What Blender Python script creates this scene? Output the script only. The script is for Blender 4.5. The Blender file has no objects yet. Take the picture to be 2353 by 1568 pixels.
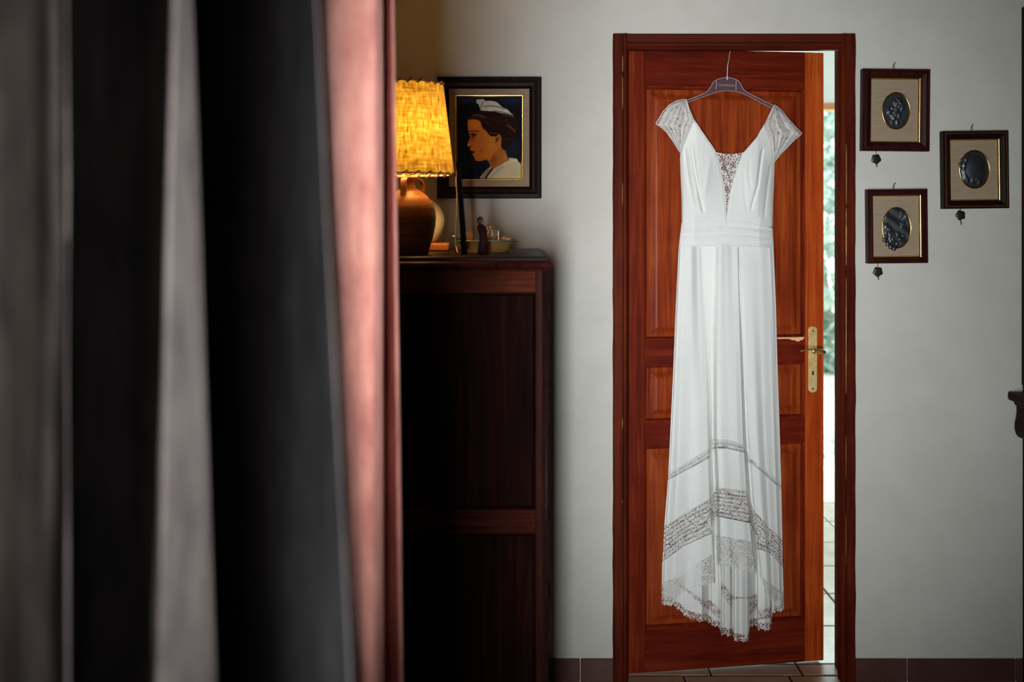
import bpy, bmesh, math, random
import numpy as np
from mathutils import Vector, Matrix, noise as mnoise

random.seed(7)
rng = np.random.default_rng(7)
scene = bpy.context.scene
COL = scene.collection
PI = math.pi

# ------------------------------------------------------------------ camera
F = 2353 * 35 / 36.0          # focal length in photo pixels
CX, HY = 1176.5, 490.0        # vanishing column and horizon row of the level, shifted camera
CAMZ = 1.53
WALL = 3.254                  # y of the doorway wall

cam_d = bpy.data.cameras.new('camera')
cam = bpy.data.objects.new('camera', cam_d)
COL.objects.link(cam)
cam.location = (0, 0, CAMZ)
cam.rotation_euler = (PI / 2, 0, 0)
cam_d.lens = 35
cam_d.sensor_width = 36
cam_d.shift_y = -(784 - HY) / 2353
cam_d.clip_start = 0.02
cam_d.dof.use_dof = True
cam_d.dof.focus_distance = 3.24
cam_d.dof.aperture_fstop = 1.8
scene.camera = cam

# ------------------------------------------------------------------ sky, sun, daylight, exposure
scene.view_settings.view_transform = 'Standard'
scene.view_settings.look = 'None'
scene.view_settings.exposure = 0.0
scene.view_settings.gamma = 1.0
scene.view_settings.use_curve_mapping = False

world = bpy.data.worlds.new('sky')
scene.world = world
world.use_nodes = True
wb = world.node_tree.nodes['Background']
wb.inputs[0].default_value = (0.70, 0.92, 0.95, 1)
wb.inputs[1].default_value = 6.0


def light(name, kind, loc, direction, energy, color, size=None, size_y=None, spread=None):
    d = bpy.data.lights.new(name, kind)
    d.energy = energy
    d.color = color
    if kind == 'AREA':
        d.shape = 'RECTANGLE'
        d.size = size
        d.size_y = size_y or size
        if spread:
            d.spread = spread
    o = bpy.data.objects.new(name, d)
    o.location = loc
    o.rotation_euler = Vector(direction).to_track_quat('-Z', 'Y').to_euler()
    COL.objects.link(o)
    return o


sun = light('sun', 'SUN', (4, 9, 8), (-0.10, -0.30, -0.95), 20.0, (1.0, 0.97, 0.90))
sun.data.angle = 0.01
# daylight through the window in the left wall, beside and behind the camera
light('daylight_left_window', 'AREA', (-0.56, -1.25, 1.10), (0.74, 4.5, 0.28), 23.5, (0.93, 0.99, 1.0), 0.86, 1.5, math.radians(46))
# added fill from behind the camera on the right, brightening the curtains
light('rear_fill', 'AREA', (1.5, -1.2, 1.5), (-0.83, 1, 0.0), 16, (1.0, 0.92, 0.86), 0.30, 0.9, math.radians(26))


# ------------------------------------------------------------------ helpers
def P(px, py, d):
    """the point seen at photo pixel (px, py) at distance d along the view axis"""
    return Vector(((px - CX) / F * d, d, CAMZ - (py - HY) / F * d))


def pl(x, pts):
    """piecewise linear interpolation"""
    if x <= pts[0][0]:
        return pts[0][1]
    for (x0, y0), (x1, y1) in zip(pts, pts[1:]):
        if x <= x1:
            return y0 + (y1 - y0) * (x - x0) / (x1 - x0) if x1 > x0 else y1
    return pts[-1][1]


def ps(x, pts):
    """piecewise interpolation eased at the knots"""
    if x <= pts[0][0]:
        return pts[0][1]
    for (x0, y0), (x1, y1) in zip(pts, pts[1:]):
        if x <= x1:
            t = (x - x0) / (x1 - x0) if x1 > x0 else 1
            t = t * t * (3 - 2 * t)
            return y0 + (y1 - y0) * t
    return pts[-1][1]


def sstep(a, b, x):
    t = min(1, max(0, (x - a) / (b - a)))
    return t * t * (3 - 2 * t)


WM = {}


def empty(name, loc, rot=0.0, label=None, cat=None, group=None, kind=None):
    o = bpy.data.objects.new(name, None)
    o.empty_display_size = 0.05
    o.location = loc
    o.rotation_euler = (0, 0, rot)
    COL.objects.link(o)
    WM[o.name] = Matrix.Translation(Vector(loc)) @ Matrix.Rotation(rot, 4, 'Z')
    tag(o, label, cat, group, kind)
    return o


def tag(o, label=None, cat=None, group=None, kind=None):
    if label: o['label'] = label
    if cat: o['category'] = cat
    if group: o['group'] = group
    if kind: o['kind'] = kind
    return o


def obj(name, geo, mat, parent=None, smooth=False, local=False, uv=None, label=None, kind=None, angle=None):
    """link a mesh as one object; geo = (verts, faces) in world space (or the parent's space when local)"""
    V, Fc = geo
    m = bpy.data.meshes.new(name)
    wm = WM[parent.name] if parent is not None else Matrix.Identity(4)
    if parent is not None and not local:
        inv = wm.inverted()
        V = [inv @ Vector(v) for v in V]
    m.from_pydata([tuple(v) for v in V], [], Fc)
    if smooth:
        m.polygons.foreach_set('use_smooth', [True] * len(m.polygons))
    if uv is not None:
        l = m.uv_layers.new(name='UVMap')
        for lp in m.loops:
            l.data[lp.index].uv = uv[lp.vertex_index]
    m.materials.append(mat)
    o = bpy.data.objects.new(name, m)
    COL.objects.link(o)
    if angle is not None:
        m.polygons.foreach_set('use_smooth', [True] * len(m.polygons))
        m.set_sharp_from_angle(angle=math.radians(angle))
    if parent is not None:
        o.parent = parent
    WM[o.name] = wm
    tag(o, label, None, None, kind)
    m.update()
    return o


def join(*geos):
    V, Fc = [], []
    for v, f in geos:
        n = len(V)
        V += [Vector(a) for a in v]
        Fc += [tuple(i + n for i in q) for q in f]
    return V, Fc


def xf(geo, fn):
    return [fn(Vector(v)) for v in geo[0]], geo[1]


def box(x0, x1, y0, y1, z0, z1, bev=0.0, seg=2):
    bm = bmesh.new()
    bmesh.ops.create_cube(bm, size=1)
    for v in bm.verts:
        v.co = Vector(((x0 + x1) / 2 + v.co.x * (x1 - x0), (y0 + y1) / 2 + v.co.y * (y1 - y0), (z0 + z1) / 2 + v.co.z * (z1 - z0)))
    if bev:
        bmesh.ops.bevel(bm, geom=bm.edges[:], offset=bev, segments=seg, affect='EDGES', profile=0.6)
    return bm2geo(bm)


def bm2geo(bm):
    bmesh.ops.recalc_face_normals(bm, faces=bm.faces[:])
    bm.verts.index_update()
    V = [v.co.copy() for v in bm.verts]
    Fc = [tuple(v.index for v in f.verts) for f in bm.faces]
    bm.free()
    return V, Fc


def tube(path, r, n=8, cap=True):
    path = [Vector(p) for p in path]
    k = len(path)
    rr = r if isinstance(r, (list, tuple)) else [r] * k
    V, Fc = [], []
    up = None
    for i, p in enumerate(path):
        t = (path[min(i + 1, k - 1)] - path[max(i - 1, 0)]).normalized()
        if up is None:
            a = Vector((0, 0, 1)) if abs(t.z) < 0.9 else Vector((0, 1, 0))
            up = (a - t * a.dot(t)).normalized()
        else:
            up = (up - t * up.dot(t)).normalized()
        b = t.cross(up)
        for j in range(n):
            a = 2 * PI * j / n
            V.append(p + (up * math.cos(a) + b * math.sin(a)) * rr[i])
    for i in range(k - 1):
        for j in range(n):
            Fc.append((i * n + j, i * n + (j + 1) % n, (i + 1) * n + (j + 1) % n, (i + 1) * n + j))
    if cap:
        Fc.append(tuple(reversed(range(n))))
        Fc.append(tuple(range((k - 1) * n, k * n)))
    return V, Fc


def ring_tube(path, r, n=8):
    """closed loop tube"""
    path = [Vector(p) for p in path]
    k = len(path)
    V, Fc = [], []
    up = None
    for i, p in enumerate(path):
        t = (path[(i + 1) % k] - path[i - 1]).normalized()
        if up is None:
            a = Vector((0, 1, 0)) if abs(t.y) < 0.9 else Vector((0, 0, 1))
            up = (a - t * a.dot(t)).normalized()
        else:
            up = (up - t * up.dot(t)).normalized()
        b = t.cross(up)
        for j in range(n):
            a = 2 * PI * j / n
            V.append(p + (up * math.cos(a) + b * math.sin(a)) * r)
    for i in range(k):
        for j in range(n):
            i2 = (i + 1) % k
            Fc.append((i * n + j, i * n + (j + 1) % n, i2 * n + (j + 1) % n, i2 * n + j))
    return V, Fc


def lathe(c, prof, n=48, cap0=True, cap1=True, sx=1.0, sy=1.0):
    """prof = [(r, z)] around the vertical through c"""
    V, Fc = [], []
    for r, z in prof:
        for j in range(n):
            a = 2 * PI * j / n
            V.append(Vector((c[0] + r * sx * math.cos(a), c[1] + r * sy * math.sin(a), c[2] + z)))
    for i in range(len(prof) - 1):
        for j in range(n):
            Fc.append((i * n + j, i * n + (j + 1) % n, (i + 1) * n + (j + 1) % n, (i + 1) * n + j))
    if cap0: Fc.append(tuple(reversed(range(n))))
    if cap1: Fc.append(tuple(range((len(prof) - 1) * n, len(prof) * n)))
    return V, Fc


def prism(poly, y0, y1):
    """outline [(x, z)] extruded from y0 to y1"""
    n = len(poly)
    V = [Vector((x, y0, z)) for x, z in poly] + [Vector((x, y1, z)) for x, z in poly]
    Fc = [tuple(range(n)), tuple(reversed(range(n, 2 * n)))]
    for i in range(n):
        j = (i + 1) % n
        Fc.append((i, i + n, j + n, j))
    return V, Fc


def rect_sweep(x0, x1, z0, z1, prof, y, close_back=True):
    """mitred rectangular moulding standing in the xz plane; prof = [(inset, proud)] from the outer edge inwards"""
    V, Fc = [], []
    for ins, pr in prof:
        V += [Vector((x0 + ins, y - pr, z0 + ins)), Vector((x1 - ins, y - pr, z0 + ins)),
              Vector((x1 - ins, y - pr, z1 - ins)), Vector((x0 + ins, y - pr, z1 - ins))]
    k = len(prof)
    for i in range(k - 1 if not close_back else k):
        a, b = i * 4, ((i + 1) % k) * 4
        for j in range(4):
            j2 = (j + 1) % 4
            Fc.append((a + j, a + j2, b + j2, b + j))
    return V, Fc


def flat(poly3):
    return [Vector(p) for p in poly3], [tuple(range(len(poly3)))]


def sphere(c, rx, ry=None, rz=None, nu=24, nv=14):
    ry = ry or rx
    rz = rz or rx
    prof = []
    V, Fc = [], []
    for i in range(1, nv):
        th = PI * i / nv
        for j in range(nu):
            a = 2 * PI * j / nu
            V.append(Vector((c[0] + rx * math.sin(th) * math.cos(a), c[1] + ry * math.sin(th) * math.sin(a), c[2] - rz * math.cos(th))))
    for i in range(nv - 2):
        for j in range(nu):
            Fc.append((i * nu + j, i * nu + (j + 1) % nu, (i + 1) * nu + (j + 1) % nu, (i + 1) * nu + j))
    V.append(Vector((c[0], c[1], c[2] - rz)))
    V.append(Vector((c[0], c[1], c[2] + rz)))
    b, t = len(V) - 2, len(V) - 1
    for j in range(nu):
        Fc.append((b, (j + 1) % nu, j))
        Fc.append((t, (nv - 2) * nu + j, (nv - 2) * nu + (j + 1) % nu))
    return V, Fc


def catmull(pts, n):
    pts = [Vector(p) for p in pts]
    out = []
    for i in range(len(pts) - 1):
        p0, p1, p2, p3 = pts[max(i - 1, 0)], pts[i], pts[i + 1], pts[min(i + 2, len(pts) - 1)]
        for k in range(n):
            t = k / n
            out.append(0.5 * ((2 * p1) + (p2 - p0) * t + (2 * p0 - 5 * p1 + 4 * p2 - p3) * t * t + (3 * p1 - p0 - 3 * p2 + p3) * t ** 3))
    out.append(pts[-1])
    return out


# ------------------------------------------------------------------ materials
def mat(name, color=(0.5, 0.5, 0.5), rough=0.5, metal=0.0, coat=0.0, spec=0.5):
    m = bpy.data.materials.new(name)
    m.use_nodes = True
    b = m.node_tree.nodes['Principled BSDF']
    b.inputs['Base Color'].default_value = (*color, 1)
    b.inputs['Roughness'].default_value = rough
    b.inputs['Metallic'].default_value = metal
    b.inputs['Coat Weight'].default_value = coat
    b.inputs['Specular IOR Level'].default_value = spec
    return m


class N:
    """small node-graph helper"""
    def __init__(s, m):
        s.m, s.t = m, m.node_tree
        s.b = s.t.nodes.get('Principled BSDF')
        s.out = s.t.nodes.get('Material Output')

    def n(s, kind, **kw):
        nd = s.t.nodes.new(kind)
        for k, v in kw.items():
            if k in ('operation', 'blend_type', 'data_type', 'feature', 'wave_type', 'bands_direction', 'attribute_name', 'distance', 'noise_dimensions', 'wave_profile'):
                setattr(nd, k, v)
        return nd

    def l(s, a, b):
        s.t.links.new(a, b)

    def coords(s, scale=(1, 1, 1), kind='Object', rand=False):
        tc = s.n('ShaderNodeTexCoord')
        mp = s.n('ShaderNodeMapping')
        mp.inputs['Scale'].default_value = scale
        s.l(tc.outputs[kind], mp.inputs['Vector'])
        if rand:
            oi = s.n('ShaderNodeObjectInfo')
            mu = s.n('ShaderNodeMath', operation='MULTIPLY')
            mu.inputs[1].default_value = 37.0
            s.l(oi.outputs['Random'], mu.inputs[0])
            s.l(mu.outputs[0], mp.inputs['Location'])
        return mp.outputs[0]

    def noise(s, vec, scale=5, detail=4, rough=0.6, dist=0.0):
        nd = s.n('ShaderNodeTexNoise')
        nd.inputs['Scale'].default_value = scale
        nd.inputs['Detail'].default_value = detail
        nd.inputs['Roughness'].default_value = rough
        nd.inputs['Distortion'].default_value = dist
        s.l(vec, nd.inputs['Vector'])
        return nd.outputs['Fac']

    def ramp(s, fac, stops):
        r = s.n('ShaderNodeValToRGB')
        e = r.color_ramp.elements
        while len(e) < len(stops):
            e.new(0.5)
        for i, (p, c) in enumerate(stops):
            e[i].position = p
            e[i].color = (*c, 1) if len(c) == 3 else c
        s.l(fac, r.inputs[0])
        return r.outputs[0]

    def math(s, op, a, b=None):
        nd = s.n('ShaderNodeMath', operation=op)
        for i, v in enumerate((a, b)):
            if v is None: continue
            if isinstance(v, (int, float)): nd.inputs[i].default_value = v
            else: s.l(v, nd.inputs[i])
        return nd.outputs[0]

    def bump(s, h, strength=0.2, dist=0.002):
        b = s.n('ShaderNodeBump')
        b.inputs['Strength'].default_value = strength
        b.inputs['Distance'].default_value = dist
        s.l(h, b.inputs['Height'])
        s.l(b.outputs[0], s.b.inputs['Normal'])


def wood(name, dark, mid, lite, axis='Z', rough=0.38, coat=0.25, scale=1.0, spec=0.35):
    m = mat(name, mid, rough, coat=coat, spec=spec)
    g = N(m)
    st = {'X': (1.2, 26, 26), 'Y': (26, 1.2, 26), 'Z': (26, 26, 1.2)}[axis]
    vec = g.coords(tuple(a * scale for a in st), rand=True)
    f = g.noise(vec, 2.2, 6, 0.62, 0.6)
    big = g.noise(g.coords((3, 3, 3), rand=True), 1.4, 3)
    mix = g.math('ADD', g.math('MULTIPLY', f, 0.7), g.math('MULTIPLY', big, 0.3))
    c = g.ramp(mix, [(0.34, dark), (0.50, mid), (0.68, lite)])
    g.l(c, g.b.inputs['Base Color'])
    b = g.b
    b.inputs['Coat Roughness'].default_value = 0.25
    g.bump(f, 0.08, 0.001)
    return m


def noisy(name, c1, c2, scale=8, rough=0.8, bump=0.2, dist=0.002, stretch=(1, 1, 1), metal=0.0, coat=0.0, detail=5, rand=False, spec=0.5):
    m = mat(name, c1, rough, metal, coat, spec)
    g = N(m)
    f = g.noise(g.coords(stretch, rand=rand), scale, detail)
    g.l(g.ramp(f, [(0.3, c1), (0.7, c2)]), g.b.inputs['Base Color'])
    if bump:
        g.bump(f, bump, dist)
    return m


M = {}
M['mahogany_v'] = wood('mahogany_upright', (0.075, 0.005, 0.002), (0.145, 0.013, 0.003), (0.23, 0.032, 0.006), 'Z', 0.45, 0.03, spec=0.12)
M['mahogany_panel'] = wood('mahogany_fielded_panel', (0.115, 0.011, 0.0025), (0.225, 0.030, 0.005), (0.35, 0.066, 0.011), 'Z', 0.45, 0.03, spec=0.12)
M['mahogany_h'] = wood('mahogany_level', (0.062, 0.0042, 0.0018), (0.120, 0.0098, 0.0026), (0.195, 0.024, 0.005), 'X', 0.45, 0.03, spec=0.12)
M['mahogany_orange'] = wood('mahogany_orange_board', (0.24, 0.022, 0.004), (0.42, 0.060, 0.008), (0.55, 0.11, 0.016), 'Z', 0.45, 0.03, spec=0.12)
M['frame_v'] = wood('door_frame_upright', (0.045, 0.005, 0.002), (0.085, 0.011, 0.004), (0.145, 0.023, 0.006), 'Z', 0.55, 0.0, spec=0.05)
M['frame_h'] = wood('door_frame_level', (0.050, 0.006, 0.003), (0.080, 0.011, 0.004), (0.11, 0.016, 0.005), 'X', 0.5, 0.02, spec=0.08)
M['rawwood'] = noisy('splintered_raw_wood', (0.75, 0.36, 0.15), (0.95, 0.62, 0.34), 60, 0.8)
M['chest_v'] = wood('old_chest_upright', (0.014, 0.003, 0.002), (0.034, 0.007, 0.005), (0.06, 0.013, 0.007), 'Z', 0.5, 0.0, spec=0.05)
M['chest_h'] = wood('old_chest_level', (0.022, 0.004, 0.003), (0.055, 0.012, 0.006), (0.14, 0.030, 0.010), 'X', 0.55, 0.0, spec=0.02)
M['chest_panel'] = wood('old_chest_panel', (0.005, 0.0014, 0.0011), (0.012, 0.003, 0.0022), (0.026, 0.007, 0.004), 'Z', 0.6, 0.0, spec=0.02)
M['ebony'] = wood('blackened_wood', (0.010, 0.005, 0.005), (0.020, 0.009, 0.009), (0.030, 0.012, 0.010), 'X', 0.36, 0.0, spec=0.06)
M['dark_pull'] = mat('blackened_iron', (0.012, 0.010, 0.010), 0.45, 0.6)
M['brass'] = noisy('worn_brass', (0.78, 0.55, 0.22), (0.88, 0.68, 0.34), 60, 0.34, 0.1, 0.0005, metal=1.0)
M['keyhole'] = mat('keyhole_shadow', (0.004, 0.003, 0.003), 0.9)
M['steel'] = mat('bright_steel_wire', (0.80, 0.78, 0.74), 0.4, 0.35)


def brassplate():
    m = mat('tarnished_brass_plate', (0.75, 0.53, 0.22), 0.5, 0.35)
    g = N(m)
    f = g.noise(g.coords((1, 1, 1)), 55, 5, 0.65)
    big = g.noise(g.coords((1, 1, 1)), 14, 3)
    k = g.math('ADD', g.math('MULTIPLY', f, 0.6), g.math('MULTIPLY', big, 0.4))
    g.l(g.ramp(k, [(0.34, (0.22, 0.10, 0.03)), (0.43, (0.70, 0.47, 0.18)), (0.60, (0.86, 0.66, 0.32))]), g.b.inputs['Base Color'])
    g.l(g.ramp(k, [(0.34, (0.7, 0.7, 0.7)), (0.6, (0.38, 0.38, 0.38))]), g.b.inputs['Roughness'])
    return m


M['brassplate'] = brassplate()


def plaster(name, c1, c2):
    m = mat(name, c1, 0.9, spec=0.25)
    g = N(m)
    v = g.coords((1, 1, 1))
    fine = g.noise(v, 190, 3, 0.6)
    mid = g.noise(v, 9, 5, 0.6)
    big = g.noise(v, 1.5, 3, 0.5)
    k = g.math('ADD', g.math('MULTIPLY', mid, 0.45), g.math('MULTIPLY', big, 0.55))
    g.l(g.ramp(k, [(0.36, c2), (0.62, c1)]), g.b.inputs['Base Color'])
    # lightly blistered paper: long upright ridges
    rid = g.noise(g.coords((14, 14, 1.6)), 2.0, 2, 0.4)
    ridge = g.ramp(rid, [(0.66, (0, 0, 0)), (0.72, (1, 1, 1)), (0.78, (0.1, 0.1, 0.1))])
    h = g.math('ADD', g.math('MULTIPLY', fine, 0.5), g.math('ADD', g.math('MULTIPLY', mid, 0.8), g.math('MULTIPLY', ridge, 0.25)))
    g.bump(h, 0.16, 0.003)
    return m


M['plaster'] = plaster('aged_white_plaster', (0.63, 0.605, 0.555), (0.57, 0.54, 0.485))
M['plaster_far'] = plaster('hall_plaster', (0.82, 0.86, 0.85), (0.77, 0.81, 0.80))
M['dim_wall'] = noisy('side_wall_paint', (0.10, 0.075, 0.06), (0.13, 0.10, 0.08), 4, 0.9)
M['ceiling'] = noisy('ceiling_boards', (0.16, 0.09, 0.05), (0.22, 0.13, 0.08), 4, 0.7)


def tile_mat(name, c1, c2, rough, coat=0.2):
    m = mat(name, c1, rough, coat=coat)
    g = N(m)
    v = g.coords((1, 1, 1), rand=True)
    f = g.noise(v, 9, 6, 0.65)
    oi = g.n('ShaderNodeObjectInfo')
    k = g.math('ADD', g.math('MULTIPLY', f, 0.75), g.math('MULTIPLY', oi.outputs['Random'], 0.25))
    g.l(g.ramp(k, [(0.28, c1), (0.72, c2)]), g.b.inputs['Base Color'])
    g.bump(g.noise(v, 22, 4), 0.12, 0.002)
    g.b.inputs['Coat Roughness'].default_value = 0.2
    return m


M['tile'] = tile_mat('terracotta_floor_tile', (0.36, 0.16, 0.085), (0.60, 0.36, 0.23), 0.40, 0.08)
M['skirt_tile'] = tile_mat('brown_skirting_tile', (0.075, 0.030, 0.024), (0.13, 0.058, 0.044), 0.30)
M['grout'] = noisy('dark_grout', (0.045, 0.030, 0.024), (0.075, 0.055, 0.045), 30, 0.95)


def cloth(name, c1, c2, trans, weave=900, mott=6.0, stretch=(1, 1, 1), sheen=0.0):
    m = bpy.data.materials.new(name)
    m.use_nodes = True
    g = N(m)
    b = g.b
    b.inputs['Roughness'].default_value = 0.9
    b.inputs['Specular IOR Level'].default_value = 0.04
    b.inputs['Sheen Weight'].default_value = sheen
    v = g.coords(stretch)
    f = g.noise(v, mott, 5, 0.6)
    col = g.ramp(f, [(0.32, c1), (0.68, c2)])
    g.l(col, b.inputs['Base Color'])
    w = g.noise(g.coords((1, 1, 0.35)), weave, 2)
    g.bump(w, 0.10, 0.0006)
    tr = g.n('ShaderNodeBsdfTranslucent')
    g.l(col, tr.inputs['Color'])
    mx = g.n('ShaderNodeMixShader')
    mx.inputs[0].default_value = trans
    g.l(b.outputs[0], mx.inputs[1])
    g.l(tr.outputs[0], mx.inputs[2])
    g.l(mx.outputs[0], g.out.inputs['Surface'])
    return m


M['crepe'] = cloth('white_crepe', (0.80, 0.795, 0.775), (0.86, 0.855, 0.835), 0.10, 1200, 3.0, sheen=0.1)
M['pink'] = cloth('dusty_pink_cloth', (0.44, 0.185, 0.165), (0.68, 0.35, 0.31), 0.20, 700, 10.0, (2, 2, 0.9), 0.15)
M['charcoal'] = cloth('charcoal_cloth', (0.034, 0.032, 0.036), (0.070, 0.066, 0.065), 0.0, 700, 7.0, (1.5, 1.5, 1), 0.0)


def lace(name, scale, thick, stripes=0.0, holes=0.0, color=(0.84, 0.82, 0.79)):
    """net of fine threads with see-through cells; stripes add denser and more open bands across it"""
    m = bpy.data.materials.new(name)
    m.use_nodes = True
    g = N(m)
    b = g.b
    b.inputs['Base Color'].default_value = (*color, 1)
    b.inputs['Roughness'].default_value = 0.9
    b.inputs['Specular IOR Level'].default_value = 0.1
    uvv = g.coords((1, 1, 1), 'UV')
    vo = g.n('ShaderNodeTexVoronoi', feature='DISTANCE_TO_EDGE')
    vo.inputs['Scale'].default_value = scale
    wob = g.n('ShaderNodeVectorMath', operation='ADD')
    nz = g.n('ShaderNodeTexNoise')
    nz.inputs['Scale'].default_value = scale * 0.6
    g.l(uvv, nz.inputs['Vector'])
    sc = g.n('ShaderNodeVectorMath', operation='SCALE')
    sc.inputs['Scale'].default_value = 0.5 / scale
    g.l(nz.outputs['Color'], sc.inputs[0])
    g.l(uvv, wob.inputs[0])
    g.l(sc.outputs[0], wob.inputs[1])
    g.l(wob.outputs[0], vo.inputs['Vector'])
    motif = g.noise(uvv, 7, 3, 0.5)
    th = g.math('ADD', g.math('MULTIPLY', g.ramp(motif, [(0.42, (0, 0, 0)), (0.56, (1, 1, 1))]), thick * 1.3), thick)
    if stripes:
        wv = g.n('ShaderNodeTexWave', wave_type='BANDS', bands_direction='Y')
        wv.inputs['Scale'].default_value = stripes
        wv.inputs['Distortion'].default_value = 0.15
        g.l(uvv, wv.inputs['Vector'])
        st = g.ramp(wv.outputs['Fac'], [(0.12, (0, 0, 0)), (0.35, (0.45, 0.45, 0.45)), (0.80, (0.5, 0.5, 0.5)), (0.93, (1, 1, 1))])
        th = g.math('ADD', th, g.math('MULTIPLY', g.math('SUBTRACT', st, 0.45), thick * 2.2))
    op = g.math('SUBTRACT', th, vo.outputs['Distance'])
    al = g.math('MULTIPLY', op, 1.4 / thick)
    openw = g.noise(uvv, 3.2, 2, 0.5)
    al = g.math('ADD', al, g.math('ADD', g.math('MULTIPLY', g.ramp(openw, [(0.40, (0, 0, 0)), (0.58, (1, 1, 1))]), 0.34), 0.22 - holes))
    al = g.math('MAXIMUM', g.math('MINIMUM', al, 1.0), 0.08)
    tp = g.n('ShaderNodeBsdfTransparent')
    tl = g.n('ShaderNodeBsdfTranslucent')
    tl.inputs['Color'].default_value = (*color, 1)
    m1 = g.n('ShaderNodeMixShader')
    m1.inputs[0].default_value = 0.25
    g.l(b.outputs[0], m1.inputs[1])
    g.l(tl.outputs[0], m1.inputs[2])
    m2 = g.n('ShaderNodeMixShader')
    g.l(al, m2.inputs[0])
    g.l(tp.outputs[0], m2.inputs[1])
    g.l(m1.outputs[0], m2.inputs[2])
    g.l(m2.outputs[0], g.out.inputs['Surface'])
    return m


M['lace_sleeve'] = lace('sleeve_lace', 46, 0.085, 2.6, -0.12)
M['lace_band'] = lace('band_lace', 21, 0.085, 3.2, 0.06)
M['lace_back'] = lace('back_lace', 22, 0.085, 0, -0.12)
M['lace_train'] = lace('train_lace', 30, 0.10, 0, -0.34)
M['lace_fine'] = lace('fine_inset_lace', 24, 0.085, 0, 0.14)
M['lace_hem'] = lace('hem_lace', 22, 0.085, 0, 0.02)

# ------------------------------------------------------------------ the room
# doorway wall with its opening (one mesh with a hole)
DX0, DX1, DZ1 = 0.345, 1.105, 2.100
def holed_wall(x0, x1, z0, z1, hx0, hx1, hz1, y0, y1):
    V, Fc = [], []
    for y in (y0, y1):
        V += [Vector(p) for p in ((x0, y, z0), (hx0, y, z0), (hx0, y, hz1), (hx1, y, hz1), (hx1, y, z0), (x1, y, z0), (x1, y, z1), (hx1, y, z1), (hx0, y, z1), (x0, y, z1))]
    f = [(0, 1, 2, 8, 9), (2, 3, 7, 8), (3, 4, 5, 6, 7)]
    Fc += f + [tuple(i + 10 for i in reversed(q)) for q in f]
    loop = [0, 1, 2, 3, 4, 5, 6, 7, 8, 9]
    for i in range(10):
        a, b = loop[i], loop[(i + 1) % 10]
        Fc.append((b, a, a + 10, b + 10))
    return V, Fc

ROOMTOP = 2.55
o = obj('wall_back', holed_wall(-0.66, 2.3, -0.02, ROOMTOP, DX0, DX1, DZ1, WALL, WALL + 0.11), M['plaster'])
tag(o, kind='structure')


def holed_side(x0, x1, y0, y1, hy0, hy1, hz0, hz1, z0, z1):
    V, Fc = [], []
    for x in (x0, x1):
        V += [Vector(p) for p in ((x, y0, z0), (x, y1, z0), (x, y1, z1), (x, y0, z1), (x, hy0, hz0), (x, hy1, hz0), (x, hy1, hz1), (x, hy0, hz1))]
    f = [(0, 1, 5, 4), (1, 2, 6, 5), (2, 3, 7, 6), (3, 0, 4, 7)]
    Fc += f + [tuple(i + 8 for i in reversed(q)) for q in f]
    for a, b in ((0, 1), (1, 2), (2, 3), (3, 0)):
        Fc.append((b, a, a + 8, b + 8))
        Fc.append((a + 4, b + 4, b + 12, a + 12))
    return V, Fc

tag(obj('wall_left', holed_side(-0.76, -0.66, -2.2, WALL, -1.85, -0.95, 0.45, 1.7, -0.02, ROOMTOP), M['dim_wall']), kind='structure')
tag(obj('wall_right', box(2.3, 2.4, -2.2, WALL + 0.11, -0.02, ROOMTOP), M['dim_wall']), kind='structure')
tag(obj('wall_front', box(-0.76, 2.4, -2.3, -2.2, -0.02, ROOMTOP), M['dim_wall']), kind='structure')
tag(obj('ceiling', box(-0.76, 2.4, -2.3, WALL + 0.11, ROOMTOP, ROOMTOP + 0.1), M['ceiling']), kind='structure')

# floors: a grouted bed with separate tiles where the picture shows them
HALLY = 5.88
fl = obj('floor', box(-0.76, 3.1, -2.3, HALLY + 0.1, -0.12, -0.004), M['grout'])
tag(fl, kind='structure')
tile_mesh = None


M['tile_hall'] = tile_mat('polished_hall_tile', (0.42, 0.26, 0.18), (0.62, 0.46, 0.36), 0.22, 0.7)


def tiles(xs, ys, gap=0.008, name='tile', tm='tile'):
    for x0, x1 in zip(xs, xs[1:]):
        for y0, y1 in zip(ys, ys[1:]):
            o = obj(name, box(x0 + gap / 2, x1 - gap / 2, y0 + gap / 2, y1 - gap / 2, -0.012, 0.0 - random.random() * 0.0008, 0.0025, 1), M[tm], fl)

ft = 0.348
tiles([0.567 + ft * k for k in range(-1, 3)], [3.293 - 0.31 * k for k in (2, 1, 0)])
ht = 0.3045
hx = [0.965 + ht * k for k in range(-2, 7)]
tiles(hx, [3.293, 3.379])
tiles(hx, [3.379 + 0.3125 * k for k in range(0, 9)], tm='tile_hall')

# skirting of separate brown tiles
sk = empty('baseboard_back', (0, WALL, 0), kind='structure')
def skpx(p): return (p - CX) / F * WALL
topz = 0.075
for a, b in ((-0.45, skpx(1085)), (skpx(1085), skpx(1333)), (skpx(1333), 0.333), (1.117, skpx(2083)), (skpx(2083), skpx(2331)), (skpx(2331), skpx(2331) + 0.35)):
    obj('tile', box(a + 0.0015, b - 0.0015, WALL - 0.009, WALL - 0.0005, 0.0, topz, 0.002, 1), M['skirt_tile'], sk)

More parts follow.
